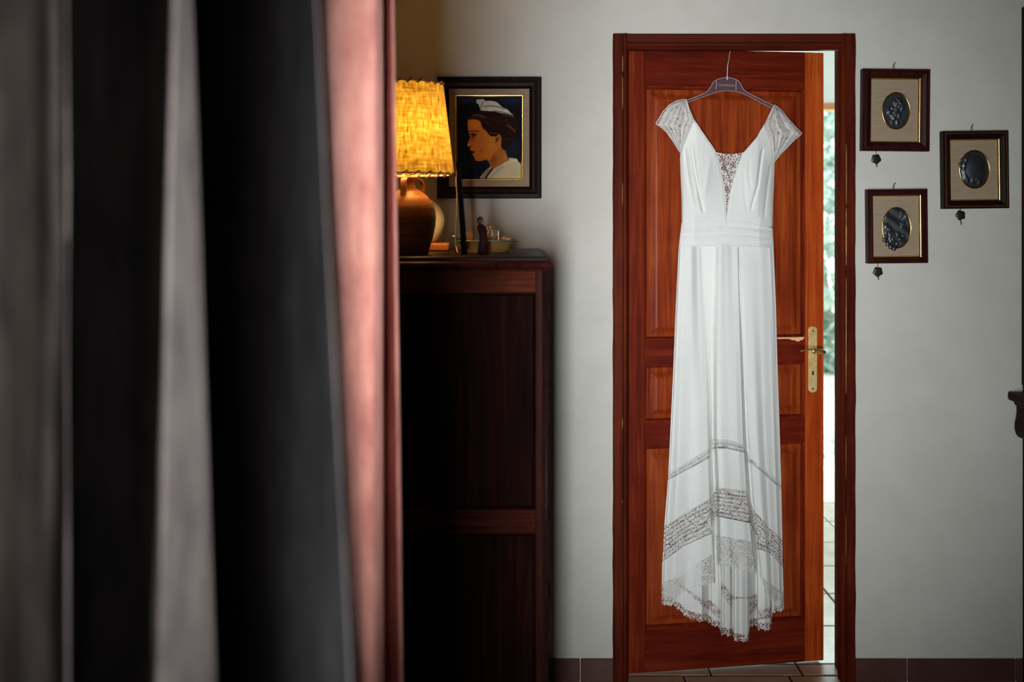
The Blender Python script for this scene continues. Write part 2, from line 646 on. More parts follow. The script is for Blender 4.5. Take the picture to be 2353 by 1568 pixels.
# ------------------------------------------------------------------ the hall beyond the doorway and its garden door
hy0 = WALL + 0.11
tag(obj('wall_hall_right', box(3.0, 3.1, hy0, HALLY + 0.1, -0.02, 2.65), M['plaster_far']), kind='structure')
tag(obj('wall_hall_left', box(-0.1, 0.0, hy0, HALLY + 0.1, -0.02, 2.65), M['plaster_far']), kind='structure')
tag(obj('ceiling_hall', box(-0.1, 3.1, hy0, HALLY + 0.1, 2.65, 2.75), M['plaster_far']), kind='structure')
GX0, GX1, GZ1 = 0.95, 2.65, 2.18
tag(obj('wall_hall_far', holed_wall(-0.1, 3.1, -0.02, 2.65, GX0, GX1, GZ1, HALLY, HALLY + 0.1), M['plaster_far']), kind='structure')
M['pine'] = wood('orange_pine', (0.36, 0.12, 0.025), (0.52, 0.20, 0.045), (0.62, 0.28, 0.07), 'X')
gd = empty('door_2', (GX0, HALLY, 0), kind='structure')
obj('jamb', box(GX0, GX0 + 0.05, HALLY - 0.02, HALLY + 0.08, 0, GZ1, 0.004), M['pine'], gd)
obj('jamb', box(GX1 - 0.05, GX1, HALLY - 0.02, HALLY + 0.08, 0, GZ1, 0.004), M['pine'], gd)
obj('head', box(GX0 + 0.05, GX1 - 0.05, HALLY - 0.02, HALLY + 0.08, GZ1 - 0.042, GZ1, 0.004), M['pine'], gd)
obj('sill', box(GX0 + 0.05, GX1 - 0.05, HALLY - 0.01, HALLY + 0.12, 0.0, 0.008, 0.003), M['plaster_far'], gd)

# garden seen through it
M['gravel'] = noisy('pale_gravel', (0.46, 0.44, 0.38), (0.66, 0.64, 0.56), 6, 0.95, 0.5, 0.01)
tag(obj('ground', box(-6, 12, HALLY + 0.1, 22, -0.12, -0.03), M['gravel']), kind='structure')
M['leaf'] = cloth('sage_leaf', (0.20, 0.27, 0.22), (0.50, 0.56, 0.50), 0.3, 200, 3)
M['bark'] = noisy('pale_bark', (0.26, 0.22, 0.18), (0.42, 0.38, 0.32), 14, 0.9)


def foliage(c, rx, ry, rz, n, size):
    V, Fc = [], []
    for _ in range(n):
        d = Vector((random.gauss(0, 1), random.gauss(0, 1), random.gauss(0, 1))).normalized()
        r = 0.55 + 0.5 * random.random()
        p = Vector((c[0] + d.x * rx * r, c[1] + d.y * ry * r, max(0.0, c[2] + d.z * rz * r)))
        a = Vector((random.gauss(0, 1), random.gauss(0, 1), random.gauss(0, 1))).normalized()
        b = a.cross(Vector((random.gauss(0, 1), random.gauss(0, 1), random.gauss(0, 1)))).normalized()
        s = size * (0.6 + 0.8 * random.random())
        k = len(V)
        V += [p - a * s, p + b * s * 0.42, p + a * s, p - b * s * 0.42]
        Fc.append((k, k + 1, k + 2, k + 3))
    return V, Fc

for i, (x, y, rx, rz, nm, lb) in enumerate([
        (1.65, 9.6, 0.6, 1.5, 'garden_shrub', 'sage green leafy shrub seen through the garden door, by the hall wall'),
        (3.1, 9.9, 0.62, 1.75, 'garden_shrub', 'tall sage green shrub in sun seen in the gap beside the open door'),
        (4.55, 9.7, 0.6, 1.5, 'garden_shrub', 'leafy garden shrub standing behind the hall wall at the far side')]):
    t = empty(nm, (x, y, -0.03), label=lb, cat='shrub', group='shrubs in the garden')
    obj('trunk', tube([(x, y, -0.03), (x + 0.05, y + 0.03, 0.6), (x - 0.05, y, 1.3)], [0.06, 0.05, 0.03]), M['bark'], t, smooth=True)
    obj('foliage', foliage((x, y, 1.35), rx, 0.6, rz, 2600, 0.085), M['leaf'], t, kind='stuff')
    if i == 1:
        obj('branch', tube([(x + 0.12, y - 0.7, -0.03), (x + 0.02, y - 0.66, 0.55), (x + 0.16, y - 0.6, 1.25)], [0.035, 0.03, 0.02]), M['bark'], t, smooth=True)
gt = empty('shade_tree', (4.3, 7.9, -0.03), label='unseen garden tree added to shade the gravel outside the garden door', cat='tree')  # stands out of view, added for the shade its crown casts
obj('trunk', tube([(4.3, 7.9, -0.03), (4.2, 7.95, 1.4), (3.9, 7.9, 2.8), (3.4, 7.9, 3.7)], [0.12, 0.10, 0.08, 0.04]), M['bark'], gt, smooth=True)
obj('crown', foliage((3.15, 7.95, 4.1), 1.35, 0.75, 0.55, 1500, 0.11), M['leaf'], gt, kind='stuff')
M['grass'] = cloth('pale_grass', (0.20, 0.30, 0.16), (0.42, 0.50, 0.32), 0.3, 100, 2)
V, Fc = [], []
for _ in range(2600):
    x, y = random.uniform(1.4, 4.6), random.choice((random.uniform(6.3, 6.9), random.uniform(8.0, 9.15)))
    h, a = random.uniform(0.02, 0.07), random.uniform(0, PI)
    k = len(V)
    V += [Vector((x - 0.006 * math.cos(a), y - 0.006 * math.sin(a), -0.031)), Vector((x + 0.006 * math.cos(a), y + 0.006 * math.sin(a), -0.031)), Vector((x + random.uniform(-.03, .03), y + random.uniform(-.03, .03), h - 0.03))]
    Fc.append((k, k + 1, k + 2))
tag(obj('grass', (V, Fc), M['grass']), 'tufts of pale grass on the sunny gravel outside the garden door', 'grass', kind='stuff')

# ------------------------------------------------------------------ door frame
fr = empty('trim_1', (0.72, WALL, 0), kind='structure')
LX, RX, LZ = 0.3786, 1.0714, 2.063       # inner edges of the stop
FXL, FXR, FZ = 0.3293, 1.1190, 2.115     # outer edges
def jamb(side):
    # plan profile (distance inwards from the outer edge, y)
    pr = [(0, WALL + 0.0), (0, 3.243), (0.004, 3.238), (0.030, 3.238), (0.032, 3.241), (0.034, 3.236), (0.040, 3.234), (0.045, 3.238), (0.0493, 3.246), (0.0493, 3.275), (0.030, 3.275), (0.030, WALL + 0.11), (0.012, WALL + 0.11)]
    if side > 0:
        sc = (FXR - RX) / 0.0493
        pts = [(FXR - a * sc, y) for a, y in pr]
    else:
        pts = [(FXL + a, y) for a, y in pr]
    n = len(pts)
    V, Fc = [], []
    nz = 60
    for i in range(nz + 1):
        z = FZ * i / nz
        for j, (x, y) in enumerate(pts):
            w = 0.0
            if j in (0, 1, 2):   # hand-painted wavy edge against the plaster
                w = 0.0022 * mnoise.noise(Vector((side * 5.0, 0, z * 9))) + 0.001 * mnoise.noise(Vector((side, 3, z * 40)))
            V.append(Vector((x + w, y, z)))
    for i in range(nz):
        for j in range(n):
            j2 = (j + 1) % n
            q = (i * n + j, i * n + j2, (i + 1) * n + j2, (i + 1) * n + j)
            Fc.append(q if side > 0 else tuple(reversed(q)))
    Fc.append(tuple(range(n)) if side < 0 else tuple(reversed(range(n))))
    Fc.append(tuple(range(nz * n, nz * n + n)) if side > 0 else tuple(reversed(range(nz * n, nz * n + n))))
    return V, Fc
obj('jamb', jamb(-1), M['frame_v'], fr, angle=35)
obj('jamb', jamb(1), M['frame_v'], fr, angle=35)
pr = [(WALL, FZ), (3.243, FZ), (3.239, FZ - 0.004), (3.239, FZ - 0.027), (3.242, FZ - 0.029), (3.237, FZ - 0.033), (3.236, FZ - 0.040), (3.240, FZ - 0.045), (3.246, LZ), (3.270, LZ), (3.270, LZ + 0.022), (WALL + 0.11, LZ + 0.022), (WALL + 0.11, FZ - 0.012)]
hx0, hx1 = FXL + 0.032, FXR - 0.032
V = [Vector((x, y, z)) for x in (hx0, hx1) for y, z in pr]
n = len(pr)
Fc = [(j, j + n, (j + 1) % n + n, (j + 1) % n) for j in range(n)] + [tuple(range(n)), tuple(reversed(range(n, 2 * n)))]
obj('head', (V, Fc), M['frame_h'], fr, angle=35)

# edges of the frame worn down to pale wood
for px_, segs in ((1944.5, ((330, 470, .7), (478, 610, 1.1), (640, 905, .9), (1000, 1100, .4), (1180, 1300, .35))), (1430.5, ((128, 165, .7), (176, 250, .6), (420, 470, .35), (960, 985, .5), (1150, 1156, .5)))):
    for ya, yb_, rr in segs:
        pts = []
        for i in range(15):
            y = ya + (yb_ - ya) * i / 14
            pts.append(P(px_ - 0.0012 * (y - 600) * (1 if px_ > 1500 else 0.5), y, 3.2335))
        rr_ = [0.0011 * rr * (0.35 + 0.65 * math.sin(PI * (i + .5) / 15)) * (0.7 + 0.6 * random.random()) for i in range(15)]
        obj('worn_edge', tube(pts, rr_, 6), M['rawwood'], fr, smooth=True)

# ------------------------------------------------------------------ the door leaf (ajar, swinging into the hall)
HXY = Vector((0.3855, 3.284))
FREE = Vector((1.0593, 3.3825))
th = math.atan2(FREE.y - HXY.y, FREE.x - HXY.x)
LW = (FREE - HXY).length
door = empty('door_1', (HXY.x, HXY.y, 0), th, kind='structure')
DT, DB, DTH = 2.075, 0.009, 0.040
SL, SR = 0.0535, LW - 0.047           # inner edges of the stiles
def lx(px, py=700):
    """photo column -> distance along the leaf"""
    k = (px - CX) / F
    return (k * HXY.y - HXY.x) / (math.cos(th) - k * math.sin(th))
SL, SR = lx(1481), lx(1850)
def lz(px, py):
    t = lx(px)
    d = HXY.y + math.sin(th) * t
    return CAMZ - (py - HY) / F * d
R = [lz(1481, 197), lz(1481, 783), lz(1481, 840), lz(1481, 972), lz(1481, 1028), lz(1481, 1449)]
def lbox(x0, x1, y0, y1, z0, z1, bev=0.002): return box(x0, x1, y0, y1, z0, z1, bev, 1)
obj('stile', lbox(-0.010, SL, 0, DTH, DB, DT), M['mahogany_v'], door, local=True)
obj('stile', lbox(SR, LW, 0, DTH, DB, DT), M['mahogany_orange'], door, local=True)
for z0, z1 in ((R[0], DT), (R[2], R[1]), (R[4], R[3]), (DB, R[5])):
    obj('rail', lbox(SL, SR, 0, DTH, z0, z1, 0.0012), M['mahogany_h'], door, local=True)
for z0, z1 in ((R[1], R[0]), (R[3], R[2]), (R[5], R[4])):
    # moulding round the opening: ovolo falling into the recess
    prof = [(0, 0.0), (0.003, -0.0005), (0.006, -0.004), (0.0085, -0.0085), (0.010, -0.013), (0.010, -0.02), (0, -0.02)]
    obj('moulding', rect_sweep(SL, SR, z0, z1, prof, 0.0), M['mahogany_v'], door, local=True)
    # raised and fielded panel
    V, Fc = rect_sweep(SL + 0.006, SR - 0.006, z0 + 0.006, z1 - 0.006, [(0, -0.016), (0.018, -0.0155), (0.034, -0.0065), (0.038, -0.0050)], 0.0, False)
    Fc.append((12, 13, 14, 15))
    b = rect_sweep(SL + 0.006, SR - 0.006, z0 + 0.006, z1 - 0.006, [(0, -0.016), (0, -0.03)], 0.0, False)
    bb = [Vector((SL + .006, .03, z0 + .006)), Vector((SR - .006, .03, z0 + .006)), Vector((SR - .006, .03, z1 - .006)), Vector((SL + .006, .03, z1 - .006))]
    obj('panel', join((V, Fc), b, (bb, [(3, 2, 1, 0)])), M['mahogany_panel'], door, local=True)
# brass handle set
hx_ = lx(1866.5)
pz0, pz1 = lz(1866, 902), lz(1866, 750)
pw = 0.0150
poly = []
for i in range(17):
    a = PI * i / 16
    poly.append((hx_ + pw * math.cos(a), pz1 - pw * 0.8 + pw * 0.8 * math.sin(a)))
for i in range(17):
    a = PI + PI * i / 16
    poly.append((hx_ + pw * math.cos(a), pz0 + pw * 0.8 + pw * 0.8 * math.sin(a)))
bm = bmesh.new()
vs = [bm.verts.new((x, -0.0055, z)) for x, z in poly]
f = bm.faces.new(vs)
r_ = bmesh.ops.extrude_face_region(bm, geom=[f])
for v in r_['geom']:
    if isinstance(v, bmesh.types.BMVert): v.co.y = 0.0
bmesh.ops.bevel(bm, geom=[e for e in bm.edges if all(v.co.y < -0.005 for v in e.verts)], offset=0.002, segments=2, affect='EDGES')
plate = obj('handle_plate', bm2geo(bm), M['brassplate'], door, local=True, angle=30, label='tarnished brass back plate')
zk = lz(1866, 857)
kp = [(hx_ + 0.0030 * math.cos(2 * PI * i / 16), zk + (0.0075 if math.sin(2 * PI * i / 16) >= 0 else -0.0075) * 0.6 + 0.0030 * math.sin(2 * PI * i / 16)) for i in range(16)]
obj('keyhole', prism(kp, -0.0060, -0.0045), M['keyhole'], plate, local=True)
for zz in (lz(1866, 760), lz(1866, 893)):
    obj('screw', xf(lathe((0, 0, 0), [(0.0030, 0), (0.0028, 0.0008), (0.0012, 0.0012)], 12), lambda v: Vector((hx_ + v.x, -0.0055 - v.z, zz + v.y))), M['dark_pull'], plate, local=True)
zl = lz(1868, 803)
hp = catmull([(hx_ + 0.004, -0.004, zl - 0.004), (hx_ + 0.006, -0.025, zl - 0.004), (hx_ + 0.016, -0.040, zl - 0.006), (hx_ + 0.020, -0.047, zl - 0.004), (hx_ + 0.010, -0.050, zl + 0.002), (hx_ - 0.010, -0.050, zl + 0.006), (hx_ - 0.040, -0.049, zl + 0.006), (hx_ - 0.062, -0.046, zl + 0.001)], 6)
rad = [0.0085 - 0.0055 * min(1, i / 26) for i in range(len(hp))]
rad = [0.0066 if i < 18 else 0.0066 - 0.0042 * min(1, (i - 18) / 16) for i in range(len(hp))]
lev = obj('lever_handle', tube(hp, rad, 10), M['brass'], door, local=True, smooth=True, label='curved brass lever')
obj('rosette', xf(lathe((0, 0, 0), [(0.011, 0), (0.0105, 0.006), (0.008, 0.009)], 18), lambda v: Vector((hx_ + 0.004 + v.x, -0.0050 - v.z, zl - 0.004 + v.y))), M['brass'], lev, local=True, smooth=True)
# chipped edge of the rail, raw wood showing
xs = [lx(1786) + (lx(1848) - lx(1786)) * i / 24 for i in range(25)]
up = [(x, R[1] + 0.002) for x in xs]
dn = []
for i, x in enumerate(xs):
    t = i / 24
    d = 0.0025 + 0.008 * math.exp(-((t - 0.74) / 0.2) ** 2) + (0.0035 * random.random() if 0.45 < t < 0.95 else 0.0006 * random.random())
    dn.append((x, R[1] - d * (1 if t < 0.97 else 0.3)))
obj('chipped_edge', prism(dn + up[::-1], -0.0012, 0.002), M['rawwood'], door, local=True, label='splintered patch of pale raw wood')
# hinges, hidden behind the jamb but real
for z in (0.25, 1.05, 1.85):
    obj('hinge', xf(lathe((-0.004, 0.048, z), [(0.006, -0.04), (0.006, 0.04)], 12), lambda v: v), M['dark_pull'], door, local=True)


# ------------------------------------------------------------------ the wedding dress on its hanger
NRM = Vector((math.sin(th), -math.cos(th)))
HN = HXY.dot(NRM)


def D(px, py, o):
    """the point seen at pixel (px, py) in the plane parallel to the door leaf, o metres in front of its face"""
    r = Vector(((px - CX) / F, 1.0, -(py - HY) / F))
    t = (o + HN) / (r.x * NRM.x + r.y * NRM.y)
    return Vector((r.x * t, t, CAMZ + r.z * t))


# hanger
dbase = D(1672, 180, 0.04)
hang = empty('clothes_hanger', dbase, th, 'clear lilac plastic clothes hanger hooked over the top of the wooden door', 'hanger')


def clear_plastic():
    m = bpy.data.materials.new('clear_plastic')
    m.use_nodes = True
    g = N(m)
    g.b.inputs['Base Color'].default_value = (0.24, 0.18, 0.22, 1)
    g.b.inputs['Roughness'].default_value = 0.25
    tp = g.n('ShaderNodeBsdfTransparent')
    tp.inputs['Color'].default_value = (0.86, 0.82, 0.86, 1)
    mx = g.n('ShaderNodeMixShader')
    mx.inputs[0].default_value = 0.22
    g.l(tp.outputs[0], mx.inputs[1])
    g.l(g.b.outputs[0], mx.inputs[2])
    g.l(mx.outputs[0], g.out.inputs['Surface'])
    return m


M['plastic'] = clear_plastic()
M['plastic_rim'] = mat('plastic_rim', (0.62, 0.47, 0.48), 0.22)
top = [(1550, 244), (1577, 231), (1600, 222.5), (1622, 213), (1632, 202), (1640, 188), (1648, 182.5), (1658, 179.5), (1671, 178), (1684, 180), (1694, 184), (1701, 191), (1707, 204), (1716, 212), (1735, 222), (1755, 231), (1757, 234.5), (1762, 234.8), (1780, 244), (1800, 256)]
bot = [(1800, 262), (1778, 251), (1750, 237), (1728, 225), (1705, 214), (1690, 210), (1671, 208.5), (1655, 210), (1640, 214), (1615, 223), (1595, 230), (1577, 237), (1550, 250)]
ol = top + bot
OH = 0.040
n = len(ol)
V = [D(x, y, OH) for x, y in ol] + [D(x, y, OH - 0.006) for x, y in ol]
Fc = [tuple(reversed(range(n))), tuple(range(n, 2 * n))] + [(i, (i + 1) % n, (i + 1) % n + n, i + n) for i in range(n)]
obj('body', (V, Fc), M['plastic'], hang)
obj('rim', tube([D(x, y, OH - 0.002) for x, y in top], 0.0013, 6), M['plastic_rim'], hang, smooth=True)
obj('lower_rim', tube([D(x, y, OH - 0.002) for x, y in bot], 0.0009, 6), M['plastic_rim'], hang, smooth=True)
for xa, ya, yb in ((1646, 185, 206), (1691.5, 185, 208)):
    obj('rib', tube([D(xa, ya, OH), D(xa - 0.5, yb, OH)], 0.0009, 6), M['plastic_rim'], hang, smooth=True)
obj('collar', tube([D(1671, 184, OH - 0.002), D(1671, 174.5, OH - 0.002)], [0.0028, 0.0032], 10), M['plastic_rim'], hang, smooth=True)
# wire hook: up from the collar, bent, and over the top of the leaf
hookp = catmull([D(1671, 183, OH - 0.002), D(1671.6, 160, OH - 0.002), D(1672.3, 149, OH - 0.003), D(1675, 138, OH - 0.012), D(1676.5, 124, OH - 0.030), D(1678, 117, 0.004)], 5)
top_l = D(1678, 117, 0.004)
tz = DT + 0.0016
back = [Vector((top_l.x, top_l.y, tz + 0.001))]
dirv = Vector((-math.sin(th), math.cos(th), 0))
pA = D(1678, 117, 0.003)
hookp = hookp[:-1] + [Vector((pA.x, pA.y, tz)), Vector((pA.x, pA.y, tz)) + dirv * 0.024, Vector((pA.x, pA.y, tz)) + dirv * 0.046, Vector((pA.x, pA.y, tz - 0.02)) + dirv * 0.047]
obj('hook', tube(hookp, 0.00135, 8), M['steel'], hang, smooth=True)
# faint raised lettering, hardly legible
tx = bpy.data.curves.new('lettering', 'FONT')
tx.body = 'Cymbeline'
tx.size = 0.0135
tx.align_x = 'CENTER'
tx.extrude = 0.0003
tx.shear = 0.25
to = bpy.data.objects.new('lettering', tx)
COL.objects.link(to)
pc = D(1668.5, 198.5, OH + 0.0006)
dg = bpy.context.evaluated_depsgraph_get()
me = bpy.data.meshes.new_from_object(to.evaluated_get(dg))
bpy.data.objects.remove(to)
ux = Vector((math.cos(th), math.sin(th), 0))
V = [pc + ux * v.co.x + Vector((0, 0, v.co.y)) + Vector((NRM.x, NRM.y, 0)) * v.co.z for v in me.vertices]
M['plastic_text'] = mat('raised_plastic_lettering', (0.30, 0.25, 0.27), 0.4)
obj('lettering', (V, [tuple(p.vertices) for p in me.polygons]), M['plastic_text'], hang)

# dress
dress = empty('wedding_dress', D(1665, 1470, 0.03), th, 'long white wedding dress with lace sleeves and lace-banded train on the hanger', 'dress')


def patch(name, nu, nv, fn, material, uvfn, label=None, flip=False, kind=None):
    """grid surface; fn(i/nu, j/nv) -> (px, py, offset)"""
    V, UV, Fc = [], [], []
    for j in range(nv + 1):
        for i in range(nu + 1):
            px, py, o = fn(i / nu, j / nv)
            V.append(D(px, py, o))
            UV.append(uvfn(i / nu, j / nv, px, py))
    for j in range(nv):
        for i in range(nu):
            a = j * (nu + 1) + i
            q = (a, a + 1, a + nu + 2, a + nu + 1)
            Fc.append(q if flip else tuple(reversed(q)))
    return obj(name, (V, Fc), material, dress, smooth=True, uv=UV, label=label, kind=kind)


def uvpx(u, v, px, py): return (px / 100.0, py / 100.0)


# --- skirt front: folds as control points (s, offset) at the waist and near the hem
S1, S2, S3, S4 = 0.40, 0.43, 0.70, 0.742
HEMF = [(0, .010), (.02, .024), (.10, .044), (.20, .040), (.31, .056), (.375, .054), (.393, .052), (.428, .006), (.434, .028), (.472, .074), (.51, .079), (.58, .074), (.64, .073), (.694, .066), (.7395, .003), (S4, .046), (.77, .060), (.82, .062), (.88, .046), (.95, .036), (.985, .022), (1, .010)]
WAF = [(0, .010), (.03, .022), (.12, .030), (.22, .033), (.33, .019), (S1, .015), (S2, .022), (.51, .044), (.57, .041), (.64, .035), (.694, .036), (.7395, .020), (S4, .032), (.78, .033), (.9, .030), (.97, .022), (1, .010)]
XL = [(563, 1560), (700, 1553), (850, 1547), (1000, 1540), (1100, 1535), (1200, 1527), (1300, 1521.5), (1400, 1520)]
XR = [(563, 1777), (700, 1783), (850, 1787), (1000, 1792), (1100, 1795), (1200, 1797), (1300, 1799), (1400, 1802)]
X1 = [(563, 1612), (800, 1622), (1000, 1629), (1150, 1632), (1300, 1642), (1400, 1644)]
X2 = [(563, 1640), (800, 1637), (1000, 1637), (1150, 1643), (1300, 1645), (1400, 1645)]
X3 = [(563, 1695.5), (800, 1702), (1000, 1708), (1150, 1718), (1300, 1734), (1400, 1738)]
X4 = [(563, 1697.5), (800, 1707), (1000, 1716), (1150, 1728), (1300, 1744), (1400, 1748)]


def skirt_x(s, y):
    ks = [(0, pl(y, XL)), (S1, pl(y, X1)), (S2, pl(y, X2)), (S3, pl(y, X3)), (S4, pl(y, X4)), (1, pl(y, XR))]
    return pl(s, ks)


def skirt_o(s, y):
    a = sstep(560, 1060, y) if s > 0.62 else sstep(620, 1130, y) if s < 0.52 else sstep(620 - 60 * (s - .52) / .1, 1130 - 70 * (s - .52) / .1, y)
    q = pl if (.393 < s < .43 or .694 < s < .742) else ps
    o = q(s, WAF) * (1 - a) + q(s, HEMF) * a
    # the seam pleat on the right opens straight from the waistband
    o -= 0.010 * math.exp(-((s - 0.712) / 0.010) ** 2) * sstep(565, 660, y) * (1 - a)
    o += 0.0018 * mnoise.noise(Vector((s * 9, y * 0.003, 0)))
    if s < 0.012 or s > 0.988:
        o = min(o, 0.012)
    return o


B = [
    [(0, 563), (.5, 562), (1, 569)],
    [(0, 1088), (S1, 1031), (S2, 1011), (.55, 1011), (S3, 1022), (S4, 1050), (.85, 1077), (1, 1112)],
    [(0, 1104), (S1, 1053), (S2, 1031), (.55, 1032), (S3, 1041), (S4, 1063), (.85, 1087), (1, 1127)],
    [(0, 1210), (.22, 1172), (S1, 1147), (S2, 1120), (S3, 1128), (S4, 1170), (.87, 1212), (1, 1240)],
    [(0, 1293), (.16, 1256), (S1, 1226), (S2, 1187), (S3, 1203), (S4, 1262), (.87, 1272), (1, 1306)],
    [(0, 1341), (.13, 1326), (.25, 1298), (S1, 1272), (S2, 1230), (S3, 1246), (S4, 1320), (.8, 1333), (1, 1363)],
    [(0, 1386), (.06, 1390), (.10, 1380), (.13, 1366), (.20, 1350), (S1, 1338), (S2, 1298), (S3, 1313), (S4, 1320), (.78, 1342), (.80, 1366), (.9, 1384), (1, 1400)],
]
SLIST = sorted(set([round(i / 290, 5) for i in range(291)] + [.393, .398, .4, .425,   .428, .434, .43, .694, .7395, .7405, .742]))
NS = len(SLIST) - 1
names = ['skirt_panel', 'lace_band', 'skirt_panel', 'lace_band', 'skirt_panel', 'hem_lace']
rows = [60, 4, 16, 12, 8, 12]
for k in range(6):
    def fn(u, v, k=k):
        u = SLIST[int(round(u * NS))]
        y0, y1 = pl(u, B[k]), pl(u, B[k + 1])
        if k == 5:
            y1 += 3.5 * abs(math.sin(u * 26 * PI)) + 2.5 * max(0, math.sin(u * 104 * PI))
        y = y0 + (y1 - y0) * v
        o = skirt_o(u, y)
        if k % 2 == 0 and k < 5:
            pass
        if k == 5:
            o += 0.002 * v * math.sin(u * 60)
        return skirt_x(u, y), y, o
    hts = [100, 20, 100, 75, 60, 70]
    if k % 2:
        patch(names[k], NS, rows[k], fn, M['lace_band'] if k < 5 else M['lace_hem'], lambda u, v, px, py, k=k: (px / 100, v * hts[k] / 100.0 + k), label='see-through white lace')
    else:
        patch(names[k], NS, rows[k], fn, M['crepe'], uvpx)
# lace overlay stitches: fine raised seams at every band edge
for k in range(1, 6):
    pts = []
    for i in range(0, NS + 1):
        u = SLIST[i]
        y = pl(u, B[k])
        pts.append(D(skirt_x(u, y), y, skirt_o(u, y) + 0.0004))
    obj('seam', tube(pts, 0.0009, 5), M['crepe'], dress, smooth=True)

# --- skirt back with the longer train, its inside showing under the front hem
HB = [(1524, 1372), (1550, 1376), (1560, 1386), (1580, 1404), (1617, 1414), (1621, 1408), (1632, 1418), (1653, 1426), (1657, 1442), (1680, 1446), (1683, 1444), (1687, 1456), (1720, 1459), (1723, 1424), (1738, 1422), (1741, 1430), (1771, 1433), (1775, 1392), (1798, 1388)]
OB = [(1524, .008), (1545, .012), (1570, .026), (1600, .034), (1613, .038), (1631, .004), (1636, .018), (1651, .018), (1655, .010), (1659, .034), (1668, .044), (1677, .042), (1684.5, .006), (1688, .036), (1703, .052), (1717, .046), (1738, .003), (1742, .026), (1756, .034), (1768, .028), (1774, .008), (1798, .008)]
T0 = [(1524, 1330), (1570, 1347), (1600, 1369), (1620, 1384), (1632, 1380), (1655, 1402), (1657, 1336), (1681, 1367), (1684, 1372), (1721, 1372), (1723, 1372), (1738, 1365), (1741, 1402), (1772, 1396), (1798, 1330)]
T1 = [(1524, 1336), (1575, 1356), (1600, 1381), (1620, 1397), (1632, 1405), (1655, 1425), (1657, 1364), (1681, 1397), (1684, 1377), (1721, 1376), (1723, 1414), (1738, 1398), (1741, 1426), (1772, 1420), (1798, 1336)]
xsb = sorted(set([1524 + 274 * i / 240 for i in range(241)] + [a for a, _ in HB]))
def bx(u): return 1524 + 274 * u
def bxy(u, y):
    k = 1 - sstep(1300, 1345, y)
    a, b = 1524 + (pl(y, XL) + 1 - 1524) * k, 1798 + (pl(y, XR) - 1 - 1798) * k
    return a + (b - a) * u
def bo(x, y):
    return (0.004 + 1.45 * ((pl if (1613 < x < 1631 or 1677 < x < 1684.5 or 1717 < x < 1738) else ps)(x, OB) - 0.004)) * sstep(1180, 1300, y) + 0.006 * (1 - sstep(1180, 1300, y)) + 0.001 * mnoise.noise(Vector((x * 0.06, y * 0.02, 9)))
BT0 = [(1524, 1207), (1590, 1172), (1640, 1130), (1715, 1130), (1740, 1180), (1798, 1240)]
BT1 = [(1524, 1290), (1567, 1254), (1640, 1195), (1720, 1205), (1745, 1262), (1798, 1304)]
segs = [('train_lace_band', lambda x: pl(x, BT0), lambda x: pl(x, BT1), M['lace_back'], 14), ('train_panel', lambda x: pl(x, BT1), lambda x: pl(x, T0), M['crepe'], 20), ('train_lace_band', lambda x: pl(x, T0), lambda x: pl(x, T1), M['lace_train'], 6),
        ('train_panel', lambda x: pl(x, T1), lambda x: pl(x, HB), M['crepe'], 10), ('train_hem_lace', lambda x: pl(x, HB), lambda x: pl(x, HB) + 13 + 4 * abs(math.sin(x * PI / 17)) + 3 * max(0, math.sin(x * PI / 3.6)), M['lace_hem'], 6)]
for nm, f0, f1, mt, nv in segs:
    patch(nm, 300, nv, lambda u, v: (bxy(u, f0(bx(u)) + (f1(bx(u)) - f0(bx(u))) * v), f0(bx(u)) + (f1(bx(u)) - f0(bx(u))) * v, bo(bx(u), f0(bx(u)) + (f1(bx(u)) - f0(bx(u))) * v)), mt, lambda u, v, px, py: (px / 100, py / 100), label='see-through white lace' if 'lace' in nm else None)
# upper back of the skirt closing the tube
patch('skirt_back', 60, 30, lambda u, v: (lambda xx: (pl(563 + (pl(xx, BT0) - 563) * v, XL) + 1 + (pl(563 + (pl(xx, BT0) - 563) * v, XR) - pl(563 + (pl(xx, BT0) - 563) * v, XL) - 2) * u, 563 + (pl(xx, BT0) - 563) * v, 0.006 + 0.004 * math.sin(PI * u)))(1524 + 274 * u), M['crepe'], uvpx, flip=True)

# --- waistband
WT = [(1567, 512), (1620, 508), (1669, 506), (1720, 512), (1775, 525)]
def wb_fn(u, v):
    xl, xr = 1566 - 6 * v, 1775.5 + 2.5 * v
    x = xl + (xr - xl) * u
    y0, y1 = pl(x, WT), 565 + 5 * u
    y = y0 + (y1 - y0) * v
    o = 0.010 + 0.028 * min(1, math.sin(PI * u) * 2.2) ** 0.7
    o += 0.0018 * math.sin(v * 3 * 2 * PI + 2.5 * u + 1.2 * mnoise.noise(Vector((u * 5, v * 2, 0)))) * (0.5 + 0.5 * u)
    o += 0.0016 * mnoise.noise(Vector((u * 16, v * 3, 2)))
    return x, y, o
patch('waistband', 120, 30, wb_fn, M['crepe'], uvpx)
for rowv, r in ((0.0, 0.0012), (0.42, 0.0007), (0.97, 0.0010)):
    obj('seam', tube([D(*(lambda q: (q[0], q[1], q[2] + 0.0006))(wb_fn(i / 80, rowv))) for i in range(81)], r, 5), M['crepe'], dress, smooth=True)

